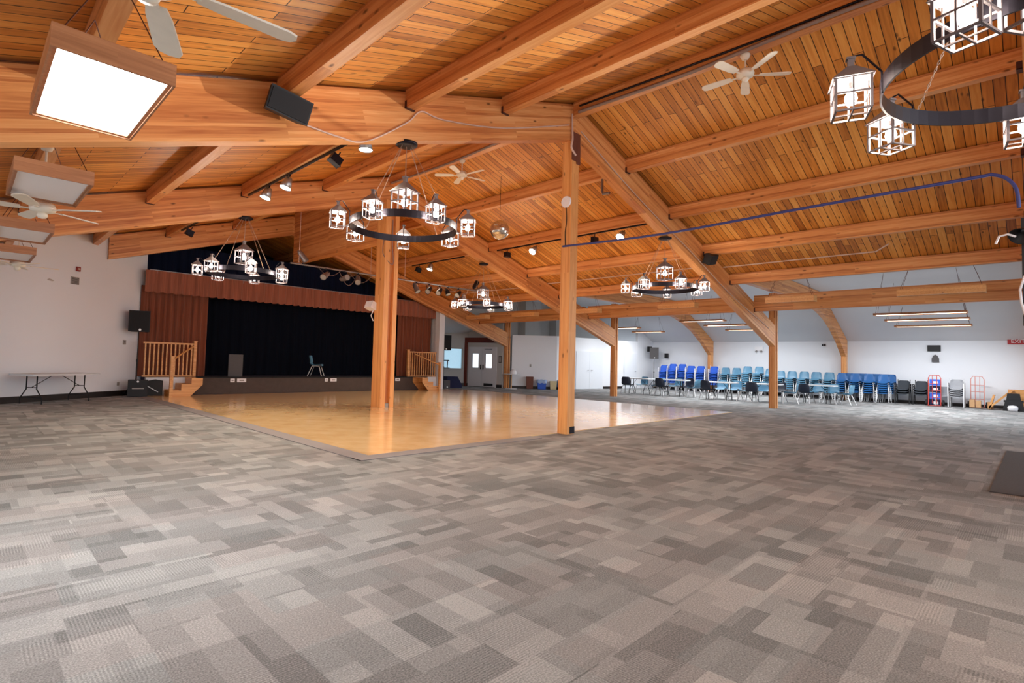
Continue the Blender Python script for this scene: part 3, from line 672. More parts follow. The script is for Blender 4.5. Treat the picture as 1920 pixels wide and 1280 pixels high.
track(12.35, 13.8, 16.8, [(15.68, 1, .35, 'steel'), (16.4, 0, .3, 'rubber')], 'short track with one lit lamp below the mirror ball at right')
track(4.45, 15.8, 17.4, [(16.6, 0, .4, 'blackmetal')], 'short unlit track left of the stage near the white wall')
p = thing('hanging_microphone', (10.35, 6.3+.6, zc(10.35)-.305), 'small grey hooked pipe hanging from the first purlin right of the ridge', 'pipe')
s = MB(); s.tube([(0, 0, 0), (0, 0, -.28), (.0, -.02, -.34), (0, -.2, -.36)], .03, 8); s.build('bent_pipe', 'pipe', p)
YP = 14.5
pp = thing('lighting_pipe', (6.47, YP, 3.94), 'long grey stage lighting pipe hung on wires before the stage', 'pipe')
s = MB(); s.tube([(0, 0, 0), (7.75, 0, 0)], .026, 8); s.build('pipe', 'pipe', pp)
for dx in (.25, 2.6, 3.9, 7.5):
    s = MB(); s.tube([(dx, 0, 0), (dx, 0, (zc(6.47+dx) if abs(6.47+dx-8.435) > .15 else 4.62)-3.95)], .007, 5); s.build('hanger_wire', 'cord_white', pp)
s = MB()
for a, b, dp in ((1.0, 1.9, .25), (1.8, 2.6, .5), (2.2, 3.2, .35), (5.6, 6.6, .15), (6.4, 7.6, .2)):
    s.tube([((a+(b-a)*i/8)*.84, .02, -dp*.84*math.sin(PI*i/8)) for i in range(9)], .007, 5)
s.build('drooping_cable', 'cord_grey', pp)
def par(x, z, aim, mat, label, up_=False, ln=.34, r=.1):
    t = thing('stage_lamp', (x*.838, YP, 3.92 if not up_ else 3.96), label, 'stage lamp', group='stage lamps on the pipe'); sg = 1 if up_ else -1
    s = MB(); s.tube([(-.1, 0, sg*.2), (-.1, 0, sg*.06), (0, 0, sg*.02), (.1, 0, sg*.06), (.1, 0, sg*.2)], .009, 5); s.cone((0, 0, -.01*sg), (0, 0, sg*.03), .03, .03, 8); s.build('yoke', 'blackmetal', t)
    d = Vector(aim).normalized(); c0 = Vector((0, 0, sg*.2))-d*ln/2; c1 = c0+d*ln
    s = MB(); s.cone(c0, c1, r*.72, r, 14, caps=False); s.cone(c0-d*.06, c0, r*.4, r*.72, 14); b = s.build('can', mat, t)
    s = MB(); s.cone(c1-d*.02, c1-d*.015, r*.9, r*.9, 14); s.build('lens', 'vent', b)
for k, (x, mat, aim, u) in enumerate(((8.15, 'pipe', (.6, -.3, -.9), True), (9.0, 'foil', (-.9, -.6, -.6), False), (9.75, 'foil', (.1, -1, .1), False), (10.3, 'foil', (-.5, -.8, -.7), False), (11.35, 'foil', (-.5, -.7, -.8), False), (12.95, 'pipe', (.1, -.6, -.9), False), (13.6, 'blackmetal', (-1, -.6, -.7), False), (14.15, 'blackmetal', (-1, -.6, -.7), False), (14.6, 'black', (.0, -.5, -1), False), (15.2, 'blackmetal', (-1, -.5, -.6), False), (16.2, 'blackmetal', (.9, .3, .9), True))):
    par(x, 0, aim, mat, 'stage lamp on the lighting pipe, %s from the left' % ORD[k], u, ln=.31 if mat != 'black' else .17, r=.095)
b = thing('mirror_ball', (9.7, 9.52, 4.70), 'silver mirror ball hanging between the two tall columns', 'mirror ball')
s = MB()
nb_ = 14
for j in range(nb_):
    t0, t1 = PI*j/nb_, PI*(j+1)/nb_; n = max(6, int(2*PI*math.sin((t0+t1)/2)*.245/.05))
    for i in range(n):
        a0_, a1_ = 2*PI*i/n, 2*PI*(i+1)/n
        P = lambda t, a: (.245*math.sin(t)*math.cos(a), .245*math.sin(t)*math.sin(a), .245*math.cos(t))
        s.add([P(t0, a0_), P(t1, a0_), P(t1, a1_), P(t0, a1_)], [(0, 1, 2, 3)])
s.build('ball', 'mirror', b)
s = MB(); s.tube([(0, 0, .24), (0, 0, zc(9.7)-4.70)], .005, 5); s.build('wire', 'blackmetal', b)

# ------------------------------------------------------------------ things on beams and columns
def cab(name, loc, size, rot, label, mat='black', gr='rubber', cat='speaker', bracket=None):
    t = thing(name, loc, label, cat); t.rotation_euler = rot
    x, y, z = size; s = MB()
    s.prism([(-x/2, -y/2), (x/2, -y/2), (x/2*.8, y/2), (-x/2*.8, y/2)], 'z', -z/2, z/2); s.build('cabinet', mat, t)
    s = MB(); s.b2(-x/2+.02, x/2-.02, -y/2-.012, -y/2+.002, -z/2+.02, z/2-.02); s.build('grille', gr, t)
    if bracket: s = MB(); s.tube([(0, y/2-.01, 0), bracket], .02); s.build('bracket', 'blackmetal', t)
    return t
cab('wall_speaker', (2.56, 6.02, 4.25), (.5, .22, .27), (.35, .12, 0), 'black speaker mounted on the near girder in the upper left', bracket=(0, .22, .08))
cab('wall_speaker', (14.2, 6.05, 4.23), (.42, .22, .26), (.45, -.2, 0), 'black speaker mounted on the near girder at right', bracket=(0, .2, .06))
o = thing('security_light', (8.16, 12.95, 2.8), 'white boxy lamp on the left side of the double column', 'lamp')
s = MB(); s.box((0, 0, 0), (.2, .34, .2), Matrix.Rotation(.4, 3, 'Y')); s.build('housing', 'whiteplastic', o)
s = MB(); s.tube([(.05, -.05, -.1), (-.03, -.05, -.28), (.05, -.05, -.42)], .014); s.build('cord', 'whiteplastic', o)
o = thing('round_sensor', (XR-.113, YA, 4.49), 'white round disc on the solid square column', 'sensor')
s = MB(); s.cone((0, 0, 0), (-.03, 0, 0), .115, .105, 28); s.build('disc', 'whiteplastic', o)
def cable(name, pts, r, mat, label, sub=6):
    P = [Vector(p) for p in pts]; out = []
    for i in range(len(P)-1):
        a, b, c_, d = P[max(i-1, 0)], P[i], P[i+1], P[min(i+2, len(P)-1)]
        for j in range(sub):
            t = j/sub; out.append(.5*((2*b)+(-a+c_)*t+(2*a-5*b+4*c_-d)*t*t+(-a+3*b-3*c_+d)*t**3))
    out.append(P[-1]); s = MB(); s.tube(out, r, 6)
    return tag(s.build(name, mat), label, 'cable')
YF = YA-.112
cable('cable', [(2.84, YF, 4.2), (3.35, YF, 4.19), (3.75, YF, 4.25), (4.4, YF, 4.72), (4.66, YF, 4.98), (5.1, YF, 5.0), (6.4, YF, 5.3), (8.2, YF, 5.95)], .013, 'cord_white', 'white cable swagged along the near girder from the speaker to the column')
cable('cable', [(8.3, YF, 6.2), (8.28, YF-.02, 6.0), (8.3, YF-.02, 5.7), (8.26, YF-.03, 5.52), (8.4, YF-.03, 5.4)], .022, 'cord_white', 'white cable bundle dropping beside the top of the solid column')
cable('cable', [(8.6, YF, 5.95), (10, YF, 5.42), (11.5, YF, 4.92), (13.6, YF, 4.3), (16, YF, 3.52), (19.3, YF, 2.7)], .012, 'cord_white', 'thin white cable running down the right half of the near girder')
cable('cable', [(8.32, .2, 6.18), (8.3, 2, 6.2), (8.33, 4, 6.16), (8.31, 6.1, 6.2)], .03, 'cord_grey', 'grey cable bundle along the nearest ridge beam')
cable('cable', [(8.34, .2, 6.3), (8.33, 3, 6.27), (8.34, 6.1, 6.33)], .018, 'blackmetal', 'black cable run above the grey bundle on the ridge beam')
cable('cable', [(8.32, 6.6, 6.18), (8.3, 8, 6.2), (8.33, 10, 6.16), (8.31, 12.4, 6.2)], .028, 'cord_grey', 'grey cable bundle along the ridge beam between the columns')
cable('cable', [(8.31, 6.42, 3.62), (8.31, 4.4, 3.55), (8.31, 2.4, 3.59), (8.31, .6, 3.62), (8.31, .3, 3.61), (8.3, .15, 3.45), (8.3, .12, 3.2)], .02, 'cord_blue', 'blue cable strung level from the solid column to the right frame edge')
cable('cable', [(8.31, 6.36, 4.38), (8.31, 6.34, 4.1), (8.31, 6.37, 3.9), (8.31, 6.36, 3.62)], .008, 'rubber', 'thin dark wire down the solid column below the white disc')
cable('conduit', [(15.2, 17, 4.18), (15.2, 12.9, 4.18)], .018, 'cord_white', 'pale conduit under the plank ceiling before the stage bay', 1)
cable('conduit', [(15.2, 12.4, 4.22), (15.2, 6.6, 4.22)], .018, 'cord_white', 'pale conduit under the plank ceiling in the middle bay', 1)
cable('conduit', [(15.2, 6.1, 4.15), (15.2, 2.6, 4.15), (15.2, 2.35, 4.3)], .018, 'cord_white', 'pale conduit with an upturned end in the nearest bay', 1)
cable('cable', [(8.2, 12.5, 4.6), (8.18, 12.48, 4.2), (8.45, 12.4, 3.95), (8.43, 12.42, 4.5), (8.42, 12.42, 5.2)], .012, 'cord_grey', 'grey wire looped around the double column')
# black pole with lamp at the right frame edge
p = thing('cable_pole', (8.4, .088, 1.9), 'black vertical conduit with cable loops at the right frame edge', 'pole')
s = MB(); s.b2(-.02, .05, -.03, .02, 0, 1.2); s.build('conduit', 'black', p)
s = MB(); s.tube([(-.03, .0, .1), (-.05, .03, .25), (-.03, .04, .4), (-.03, 0, .55)], .012); s.build('cable_loop', 'whiteplastic', p)
p = thing('clamp_lamp', (8.2, .12, 2.86), 'black bell lamp with a white hook at the right frame edge', 'lamp')
s = MB(); s.lathe([(.03, .16), (.05, .1), (.1, .0), (.095, .0), (.03, .1)], n=16); s.build('shade', 'black', p, rot=(0, .9, -.5))
s = MB(); s.tube([(-.02, .03, .0), (-.05, .09, .03), (-.03, .16, .02), (-.02, .19, -.06)], .012); s.build('hook', 'whiteplastic', p)
# left angled wall fittings
def onwall(name, s_, z, label, cat, off=0):
    p = wpt(s_, off, z); t = thing(name, tuple(p), label, cat); t.rotation_euler = (0, 0, math.atan2(wd.y, wd.x)); return t
def sw(x): return (x-.75)/wd.x
t = onwall('air_vent', sw(2.14), 3.24, 'grey square vent grille high on the white left wall', 'vent')
s = MB(); s.b2(-.12, .12, -.02, -.001, -.1, .1); s.build('frame', 'vent', t)
s = MB(); [s.b2(-.1, .1, -.027, -.02, -.085+i*.03, -.072+i*.03) for i in range(6)]; s.build('louvres', 'grille', t)
t = onwall('fire_alarm', sw(2.19), 3.57, 'small red fire alarm box above the vent on the left wall', 'alarm')
s = MB(); s.b2(-.055, .055, -.05, -.001, -.06, .06); s.build('housing', 'alarm', t); s = MB(); s.cone((0, -.05, 0), (0, -.07, 0), .03, .025, 12); s.build('strobe', 'cord_white', t)
t = onwall('wall_mark', sw(1.59), 3.16, 'faint grey scuff mark on the white left wall', 'mark')
s = MB(); s.prism([(-.1, 0), (-.04, .03), (.03, .02), (.1, -.01), (.04, -.03), (-.05, -.02)], 'y', -.003, -.001); s.build('patch', 'smudge', t)
t = onwall('wall_outlet', sw(3.56), 1.62, 'small socket on the left wall beside the speaker pole', 'socket')
s = MB(); s.b2(-.05, .05, -.02, -.001, -.07, .07); s.build('plate', 'vent', t); s = MB(); s.b2(-.015, .015, -.03, -.02, -.01, .02); s.build('socket', 'black', t)
t = onwall('wall_outlet', sw(3.45), .36, 'small low socket behind the folding table end', 'socket')
s = MB(); s.b2(-.04, .04, -.012, -.001, -.05, .05); s.build('plate', 'vent', t)
# folding table by the left wall
def folding_table(loc, rz, L_, Wd, H_, label, top='tabletop', group=None):
    t = thing('folding_table', loc, label, 'table', rz, group)
    s = MB(); r = .06; pts = []
    for cx, cy, a in ((L_/2-r, Wd/2-r, 0), (-L_/2+r, Wd/2-r, 90), (-L_/2+r, -Wd/2+r, 180), (L_/2-r, -Wd/2+r, 270)):
        for k in range(4): th = math.radians(a+k*30); pts.append((cx+r*math.cos(th), cy+r*math.sin(th)))
    s.prism(pts, 'z', H_-.045, H_); s.build('tabletop', top, t)
    for sx in (-1, 1):
        x = sx*(L_/2-.28)
        for sy in (-1, 1):
            s = MB(); s.tube([(x, sy*Wd*.2, H_-.05), (x, sy*Wd*.2, H_*.5), (x, sy*Wd*.42, H_*.2), (x, sy*Wd*.42, .012)], .014, 6); s.build('leg', 'rubber', t)
        s = MB(); s.tube([(x, -Wd*.2, H_*.55), (x, Wd*.2, H_*.55)], .01, 5); s.tube([(x, -Wd*.4, H_*.22), (x, Wd*.4, H_*.22)], .01, 5); s.tube([(x, 0, H_*.55), (sx*.12, 0, H_-.05)], .009, 5); s.build('brace', 'rubber', t)
    return t
wa = math.atan2(wd.y, wd.x)
cpt = wpt(.86, .6)
folding_table((cpt.x, cpt.y, 0), wa, 1.83, .76, .74, 'grey folding table standing against the white left wall')
# speaker on stand left of the stage
def pa_stand(loc, h, rz, label, base_w=.5, top=None, tilt=0):
    t = thing('speaker_stand', loc, label+' stand', 'stand', rz)
    s = MB(); s.cone((0, 0, .1), (0, 0, h*.55), .02, .02, 10); s.cone((0, 0, h*.5), (0, 0, h), .014, .014, 10); s.build('pole', 'black', t)
    s = MB(); s.cone((0, 0, h*.53), (0, 0, h*.57), .03, .03, 10); s.build('collar', 'black', t)
    for k in range(3):
        a = k*2*PI/3+.3; s = MB(); s.tube([(0, 0, .5), (base_w*math.cos(a), base_w*math.sin(a), .015)], .012, 6); s.tube([(0, 0, .12), (base_w*.5*math.cos(a), base_w*.5*math.sin(a), .26)], .008, 5); s.build('leg', 'black', t)
    return t
def pa_box(loc, size, rz, label, mat='black', dot=True, tiltx=0):
    t = thing('loudspeaker', loc, label, 'speaker', rz); x, y, z = size
    s = MB(); s.prism([(-x/2, -y/2), (x/2, -y/2), (x/2*.7, y/2), (-x/2*.7, y/2)], 'z', 0, z); s.build('cabinet', mat, t)
    s = MB(); s.b2(-x/2+.02, x/2-.02, -y/2-.012, -y/2-.001, .02, z-.02); s.build('grille', 'rubber' if mat == 'black' else 'grille', t)
    if dot: s = MB(); s.cone((x*.05, -y/2-.012, .06), (x*.05, -y/2-.03, .06), .035, .035, 14); s.build('badge', 'silver', t)
    return t
RZC = math.radians(-20)
pa_stand((3.88, 19.15, 0), 1.95, 0, 'thin black loudspeaker', .38)
pa_box((3.88, 19.15, 1.95), (.55, .36, .64), math.radians(-12), 'black square loudspeaker on the pole beside the stage railing')
t = thing('bass_speaker', (3.86, 18.78, 0), 'black bass speaker on the floor in front of the speaker pole', 'speaker', math.radians(-12))
s = MB(); s.b2(-.25, .25, -.2, .2, .02, .5); s.build('cabinet', 'black', t)
s = MB(); s.b2(-.14, .16, -.21, -.2, .24, .27); s.build('handle', 'vent', t); s = MB(); s.cone((.0, -.2, .46), (0, -.22, .46), .03, .03, 12); s.build('badge', 'silver', t)
t = thing('wedge_monitor', (4.32, 19.02, 0), 'black wedge speaker beside the stage stair', 'speaker', math.radians(-12))
s = MB(); s.prism([(-.2, 0), (.25, 0), (.25, .46), (.05, .5), (-.2, .45)], 'y', -.14, .14); s.build('cabinet', 'black', t)
s = MB(); s.box((-.02, -.16, .22), (.02, .02, .36), Matrix.Rotation(-1.0, 3, 'Y')); s.build('strut', 'silver', t)
# railings and stairs
def railing(x0, x1, y, z0, z1, n, newel_x, label):
    t = thing('stage_railing', ((x0+x1)/2, y, z0), label, 'railing'); c0 = (x0+x1)/2
    s = MB(); s.b2(x0-c0, x1-c0, -.025, .025, z1-z0-.05, z1-z0); s.build('top_rail', 'lightwood', t)
    s = MB(); s.b2(x0-c0, x1-c0, -.02, .02, 0, .045); s.build('bottom_rail', 'lightwood', t)
    for k in range(n):
        x = x0-c0+(x1-x0)*(k+.5)/n; s = MB(); s.b2(x-.019, x+.019, -.017, .017, .045, z1-z0-.05); s.build('baluster', 'lightwood', t)
    s = MB(); s.b2(newel_x-c0-.045, newel_x-c0+.045, -.046, .046, 0, z1-z0+.06); s.b2(newel_x-c0-.06, newel_x-c0+.06, -.06, .06, z1-z0+.06, z1-z0+.08); s.build('newel_post', 'lightwood', t)
railing(4.02, 5.44, 19.14, .58, 1.66, 12, 5.48, 'light wood railing with balusters left of the stage opening')
railing(14.06, 15.58, 19.14, .58, 1.68, 12, 14.02, 'light wood railing with balusters right of the stage opening')
def stairs(xb, sg, label):
    # steps climb along the stage front; sg = +1 climbs to the right
    t = thing('stage_stairs', (xb, 18.66, 0), label, 'stairs')
    for k, z in enumerate((.19, .38, .56)):
        a, b = sorted((sg*(.02+.28*k), sg*(.02+.28*(k+1)))); f = sg*(.02+.28*k)
        s = MB(); s.b2(a, b, -.33, .33, z-.03, z); s.b2(f, f+sg*.02, -.31, .31, max(0, z-.19), z-.03); s.build('step', 'lightwood', t)
    for y in (-.34, .325):
        s = MB(); s.prism([(sg*.0, 0), (sg*.55, 0), (sg*.9, .36), (sg*.9, .57), (sg*.58, .57), (sg*.58, .39), (sg*.3, .39), (sg*.3, .2), (0, .2)][::sg], 'y', y, y+.015); s.build('stringer', 'lightwood', t)
    s = MB(); s.b2(-.045, .045, -.43, -.345, 0, 1.22); s.b2(-.06, .06, -.445, -.33, 1.22, 1.24); s.build('newel_post', 'lightwood', t)
    s = MB(); s.tube([(0, -.39, 1.12), (sg*.78, .38, 1.56)], .028, 6); s.build('handrail', 'lightwood', t)
stairs(4.62, 1, 'short light wood stairs up to the left end of the stage')
stairs(15.1, -1, 'short light wood stairs up to the right end of the stage')
# things on the stage
pa_box((6.85, 19.45, SZ), (.46, .38, .76), math.radians(-8), 'grey loudspeaker standing on the stage edge at left', 'grille', False)
for k, (x, wdt, lb) in enumerate(((6.65, .14, 'small white socket plate on the stage front below the loudspeaker'), (6.95, .3, 'wide white socket plate on the stage front at left'), (10.1, .12, 'small white socket plate on the stage front below the chair'), (10.4, .26, 'wide white socket plate on the stage front right of the chair'), (13.4, .24, 'white socket plate on the stage front right of the double column'))):
    t = thing('socket_plate', (x, SY-.001, .46), lb, 'socket'); s = MB(); s.b2(-wdt/2, wdt/2, -.015, -.001, -.06, .06); s.build('plate', 'whiteplastic', t)
    s = MB(); s.b2(-wdt/4, wdt/4, -.02, -.015, -.025, .025); s.build('sockets', 'vent', t)
# alcove speakers
pa_stand((17.02, 20.3, 0), 1.82, 0, 'black alcove loudspeaker', .4)
pa_box((17.02, 20.3, 1.82), (.58, .4, .74), math.radians(-20), 'tall black loudspeaker on its stand in the alcove right of the stage')
pa_box((16.75, 19.8, 0), (.34, .3, .38), math.radians(-15), 'small dark speaker on the floor right of the stage', 'grille', True)
t = thing('wedge_monitor', (17.35, 20.0, 0), 'navy wedge speaker on the alcove floor', 'speaker', math.radians(-15))
s = MB(); s.prism([(-.42, 0), (.42, 0), (.42, .15), (.18, .55), (-.38, .55)], 'y', -.22, .22); s.build('cabinet', 'navy', t)
# aisle speaker
pa_stand((29.3, 15.75, 0), 1.75, 0, 'thin aisle loudspeaker', .4)
pa_box((29.3, 15.75, 1.75), (.5, .36, .66), math.radians(-62), 'dark grey loudspeaker on a stand by the far chair stacks', 'grille')
cab('wall_speaker', (29.35, 16.08, 2.32), (.2, .2, .3), (0, 0, math.radians(-20)), 'small black wall speaker left of the aisle loudspeaker', bracket=(0, .16, 0))
cab('wall_speaker', (29.95, 15.3, 1.95), (.2, .2, .28), (0, 0, math.radians(-80)), 'small black wall speaker right of the aisle loudspeaker', bracket=(0, .14, 0))
# round table, bins
t = thing('round_table', (19.75, 18.3, 0), 'small white round pedestal table beside the side column', 'table')
s = MB(); s.cone((0, 0, .72), (0, 0, .745), .48, .48, 32); s.build('tabletop', 'tabletop', t); s = MB(); s.cone((0, 0, .03), (0, 0, .72), .035, .035, 10); s.build('pedestal', 'card', t)
s = MB(); s.cone((0, 0, 0), (0, 0, .03), .3, .27, 24); s.build('base', 'tabletop', t)
t = thing('laundry_bag', (19.8, 18.22, .745), 'white rounded bag resting on the round table', 'bag'); s = MB(); s.lathe([(.17, 0), (.16, .1), (.11, .2), (.001, .24)], n=16); s.build('bag_body', 'whiteplastic', t)
def bin_(x, y, a, b, h, mat, label, bag=None, rz=0):
    t = thing('waste_bin', (x, y, 0), label, 'bin', rz); s = MB(); w0, w1 = a*.86, a; d0, d1 = b*.86, b
    vs = [(-w0/2, -d0/2, .01), (w0/2, -d0/2, .01), (w0/2, d0/2, .01), (-w0/2, d0/2, .01), (-w1/2, -d1/2, h), (w1/2, -d1/2, h), (w1/2, d1/2, h), (-w1/2, d1/2, h)]
    s.add(vs, [(3, 2, 1, 0), (0, 1, 5, 4), (1, 2, 6, 5), (2, 3, 7, 6), (3, 0, 4, 7)])
    iv = [(v[0]*.93, v[1]*.93, v[2]+.015 if v[2] < .1 else v[2]) for v in vs]; s.add(iv, [(0, 1, 2, 3), (1, 0, 4, 5), (2, 1, 5, 6), (3, 2, 6, 7), (0, 3, 7, 4)])
    s.add([vs[i] for i in (4, 5, 6, 7)]+[iv[i] for i in (4, 5, 6, 7)], [(0, 1, 5, 4), (1, 2, 6, 5), (2, 3, 7, 6), (3, 0, 4, 7)])
    s.build('body', mat, t)
    if bag:
        s = MB(); n = 20; vs = []
        for j, (k, z) in enumerate(((.9, h*.7), (.96, h), (1.14, h+.02), (1.2, h-.06), (1.16, h-.15))):
            for i in range(n):
                an = 2*PI*i/n; sqx = max(-1, min(1, 1.35*math.cos(an))); sqy = max(-1, min(1, 1.35*math.sin(an))); q = 1+.05*math.sin(i*5+j)
                vs.append((w1/2*k*sqx*q, d1/2*k*sqy*q, z+.02*math.sin(i*3)))
        s.add(vs, [(j*n+i, j*n+(i+1) % n, (j+1)*n+(i+1) % n, (j+1)*n+i) for j in range(4) for i in range(n)], True); s.build('bin_liner', bag, t)
bin_(20.75, 17.95, .36, .3, .62, 'brownbin', 'brown waste bin standing against the partition', rz=-.8)
bin_(21.15, 17.5, .45, .36, .46, 'bluebin', 'blue recycling box with a clear liner beside the brown bin', 'bag', -.8)
bin_(21.6, 17.12, .34, .3, .42, 'beige', 'beige box between the two blue recycling boxes', rz=-.8)
bin_(22.05, 16.85, .45, .36, .45, 'bluebin', 'blue recycling box with a clear liner partly behind the solid column', 'bag', -.2)
# outlet + control panels on partition
t = thing('wall_plate', tuple(along(PT[0], PT[1], .95))+(1.18,), 'small switch plate on the partition left of the solid column', 'switch', rz=math.atan2(PT[1][1]-PT[0][1], PT[1][0]-PT[0][0]))
s = MB(); s.b2(-.045, .045, -.015, -.001, -.07, .07); s.build('plate', 'vent', t)
t = thing('notice_frame', tuple(along(A2, A3, 1.98))+(1.45,), 'small dark framed notice right of the double doors', 'notice', rz=math.atan2(A3[1]-A2[1], A3[0]-A2[0]))
s = MB(); s.b2(-.08, .08, -.02, -.001, -.17, .17); s.build('frame', 'rubber', t); s = MB(); s.b2(-.06, .06, -.024, -.02, -.14, .14); s.build('sheet', 'vent', t)
# outer wall fittings
def ow(name, y, z, label, cat): return thing(name, (XW, y, z), label, cat, -PI/2)     # local -y faces -x
t = ow('wall_monitor', 3.12, 2.42, 'small black monitor mounted high on the outer wall', 'monitor'); s = MB(); s.b2(-.22, .22, -.09, -.03, -.13, .13); s.build('screen', 'black', t); s = MB(); s.b2(-.04, .04, -.03, -.001, -.04, .04); s.build('bracket', 'blackmetal', t)
t = ow('wall_device', 3.08, 1.98, 'black arched box below the monitor on the outer wall', 'device'); s = MB(); s.prism([(-.12, -.15), (.12, -.15), (.12, 0), (.07, .12), (0, .17), (-.07, .12), (-.12, 0)], 'y', -.1, -.001); s.build('housing', 'grille', t)
t = ow('motion_sensor', 7.25, 2.57, 'small dark sensor on the outer wall above the blue stacks', 'sensor'); s = MB(); s.b2(-.07, .07, -.06, -.001, -.05, .05); s.build('housing', 'rubber', t); s = MB(); s.sphere((0, -.06, 0), .03, 10); s.build('lens', 'steel', t)
t = ow('emergency_light', 10.2, 2.38, 'white emergency light box on the outer wall above the teal stacks', 'light'); s = MB(); s.b2(-.2, .2, -.08, -.001, -.11, .11); s.build('housing', 'whiteplastic', t); s = MB(); s.cone((-.12, -.08, -.12), (-.12, -.14, -.15), .05, .05, 10); s.cone((.12, -.08, -.12), (.12, -.14, -.15), .05, .05, 10); s.build('lamp', 'vent', t)
t = ow('exit_sign', .55, 2.70, 'red exit sign at the right frame edge', 'sign'); s = MB(); s.b2(-.3, .3, -.06, -.001, -.11, .11); s.build('panel', 'redsign', t)
fc = bpy.data.curves.new('exit_letters', 'FONT'); fc.body = 'EXIT'; fc.size = .2; fc.align_x = 'CENTER'; fc.align_y = 'CENTER'; fc.extrude = .002
fo = bpy.data.objects.new('letters', fc); COL.objects.link(fo); fo.parent = t; fo.location = (0, -.064, 0); fo.rotation_euler = (PI/2, 0, 0); fc.materials.append(M['whiteplastic'])
lm = bpy.data.meshes.new_from_object(fo); fo2 = bpy.data.objects.new('letters', lm); COL.objects.link(fo2); fo2.parent = t; fo2.location = (0, -.064, 0); fo2.rotation_euler = (PI/2, 0, 0); bpy.data.objects.remove(fo)
# mat
s = MB(); s.b2(8.6, 13.45, -1.6, .42, 0, .012); tag(s.build('door_mat', 'mat'), 'dark rectangular mat on the carpet at the right frame edge', 'mat')

# ------------------------------------------------------------------ chairs
def shell_chair(name, shell, frame, label, cat='chair', arms=False):
    t = thing(name, (0, 0, -50), label, cat)
    m = MB(); prof = [(-.23, .41), (-.2, .44), (-.08, .435), (.06, .42), (.15, .425), (.2, .47), (.225, .56), (.245, .68), (.262, .77), (.268, .8)]
    wd_ = [.19, .215, .225, .22, .215, .21, .215, .21, .185, .14]; nx = 10; vs = []
    for (y, z), w in zip(prof, wd_):
        for i in range(nx+1):
            u = -1+2*i/nx; lift = .035*u**4; vs.append((w*u, y-(lift*1.3 if z > .5 else 0), z+(lift if z <= .5 else 0)))
    k = len(vs); vs2 = [(x, y-(.0), z-.012) if z < .5 else (x, y+.012, z) for x, y, z in vs]
    fs = [(j*(nx+1)+i, j*(nx+1)+i+1, (j+1)*(nx+1)+i+1, (j+1)*(nx+1)+i) for j in range(len(prof)-1) for i in range(nx)]
    m.add(vs, fs, True); m.add(vs2, [f[::-1] for f in fs], True)
    m.build('seat_shell', shell, t)
    for sx in (-1, 1):
        s = MB()
        if arms:
            s.tube([(sx*.235, -.26, .012), (sx*.245, -.2, .62), (sx*.25, -.16, .65), (sx*.25, .16, .65), (sx*.24, .2, .62), (sx*.235, .28, .012)], .019, 6); s.tube([(sx*.2, .2, .42), (sx*.21, .28, .84)], .016, 6)
        else:
            s.tube([(sx*.235, -.26, .012), (sx*.17, -.14, .4), (sx*.17, .12, .4), (sx*.235, .27, .012)], .017, 6)
        s.build('leg_frame', frame, t)
    return t
proto = {
 'teal': shell_chair('stacking_chair', 'teal', 'silver', 'x'), 'blue': shell_chair('stacking_chair', 'blue', 'silver', 'x'),
 'royal': shell_chair('stacking_armchair', 'royal', 'whiteplastic', 'x', arms=True), 'navy': shell_chair('plastic_chair', 'navychair', 'steel', 'x'),
 'dark': shell_chair('padded_armchair', 'darkchair', 'black', 'x', arms=True), 'grey': shell_chair('mesh_armchair', 'greymesh', 'silver', 'x', arms=True)}
used = set()
def chair(kind, loc, rz, label, group=None):
    if kind in used: return dup(proto[kind], loc, rz, label, group)
    used.add(kind); r = proto[kind]; r.location = loc; r.rotation_euler = (0, 0, rz); r['label'] = label
    if group: r['group'] = group
    return r
FACE = -PI/2
def stack(kind, x, y, n, dz, rz, desc, group):
    top = {0: 'topmost'}
    for k in range(n):
        pos = 'topmost' if k == n-1 else ('lowest' if k == 0 else ORD[k]+' from the floor')
        chair(kind, (x+.012*k*0, y, k*dz), rz+random.uniform(-.01, .01), '%s %s' % (desc, pos) if '|' not in desc else desc.replace('|', pos), group)
for i, (x, y, n) in enumerate(((29.1, 15.05, 8), (29.1, 14.5, 9), (29.1, 13.95, 9), (28.9, 13.35, 8), (28.9, 12.8, 8), (29.2, 12.2, 8))):
    stack('royal', x, y, n, .085, FACE+.25, 'royal blue armchair |, %s royal blue stack from the left' % ORD[i], 'royal blue armchair stacks')
teal_s = ((29.0, 11.55, 7), (29.0, 11.0, 7), (29.0, 10.45, 8), (29.0, 9.9, 8), (29.0, 9.4, 7), (29.0, 8.9, 6), (29.0, 8.4, 6), (28.9, 7.85, 6), (28.9, 7.32, 6), (28.9, 6.8, 6))
for i, (x, y, n) in enumerate(teal_s):
    stack('teal', x, y, n, .092, FACE+random.uniform(-.08, .08), 'teal plastic chair |, %s teal stack from the left' % ORD[i], 'teal chair stacks')
for i, (x, y, n) in enumerate(((28.8, 6.25, 6), (28.8, 5.73, 6), (28.8, 5.22, 6), (28.8, 4.7, 6))):
    stack('blue', x, y, n, .09, FACE, 'deep blue chair |, %s front blue stack from the left' % ORD[i], 'deep blue chair stacks')
    stack('blue', x+.6, y-.12, n, .09, FACE, 'deep blue chair |, %s rear blue stack from the left' % ORD[i], 'deep blue chair stacks')
for k in range(3):
    chair('dark', (29.35, 4.1, k*.1), FACE, 'dark grey padded armchair stacked beside the blue stacks, '+['lowest', 'middle one', 'on top'][k], 'dark grey armchair stacks')
    chair('dark', (29.35, 3.5, k*.1), FACE, 'dark grey padded armchair stacked left of the red hand truck, '+['lowest', 'middle one', 'on top'][k], 'dark grey armchair stacks')
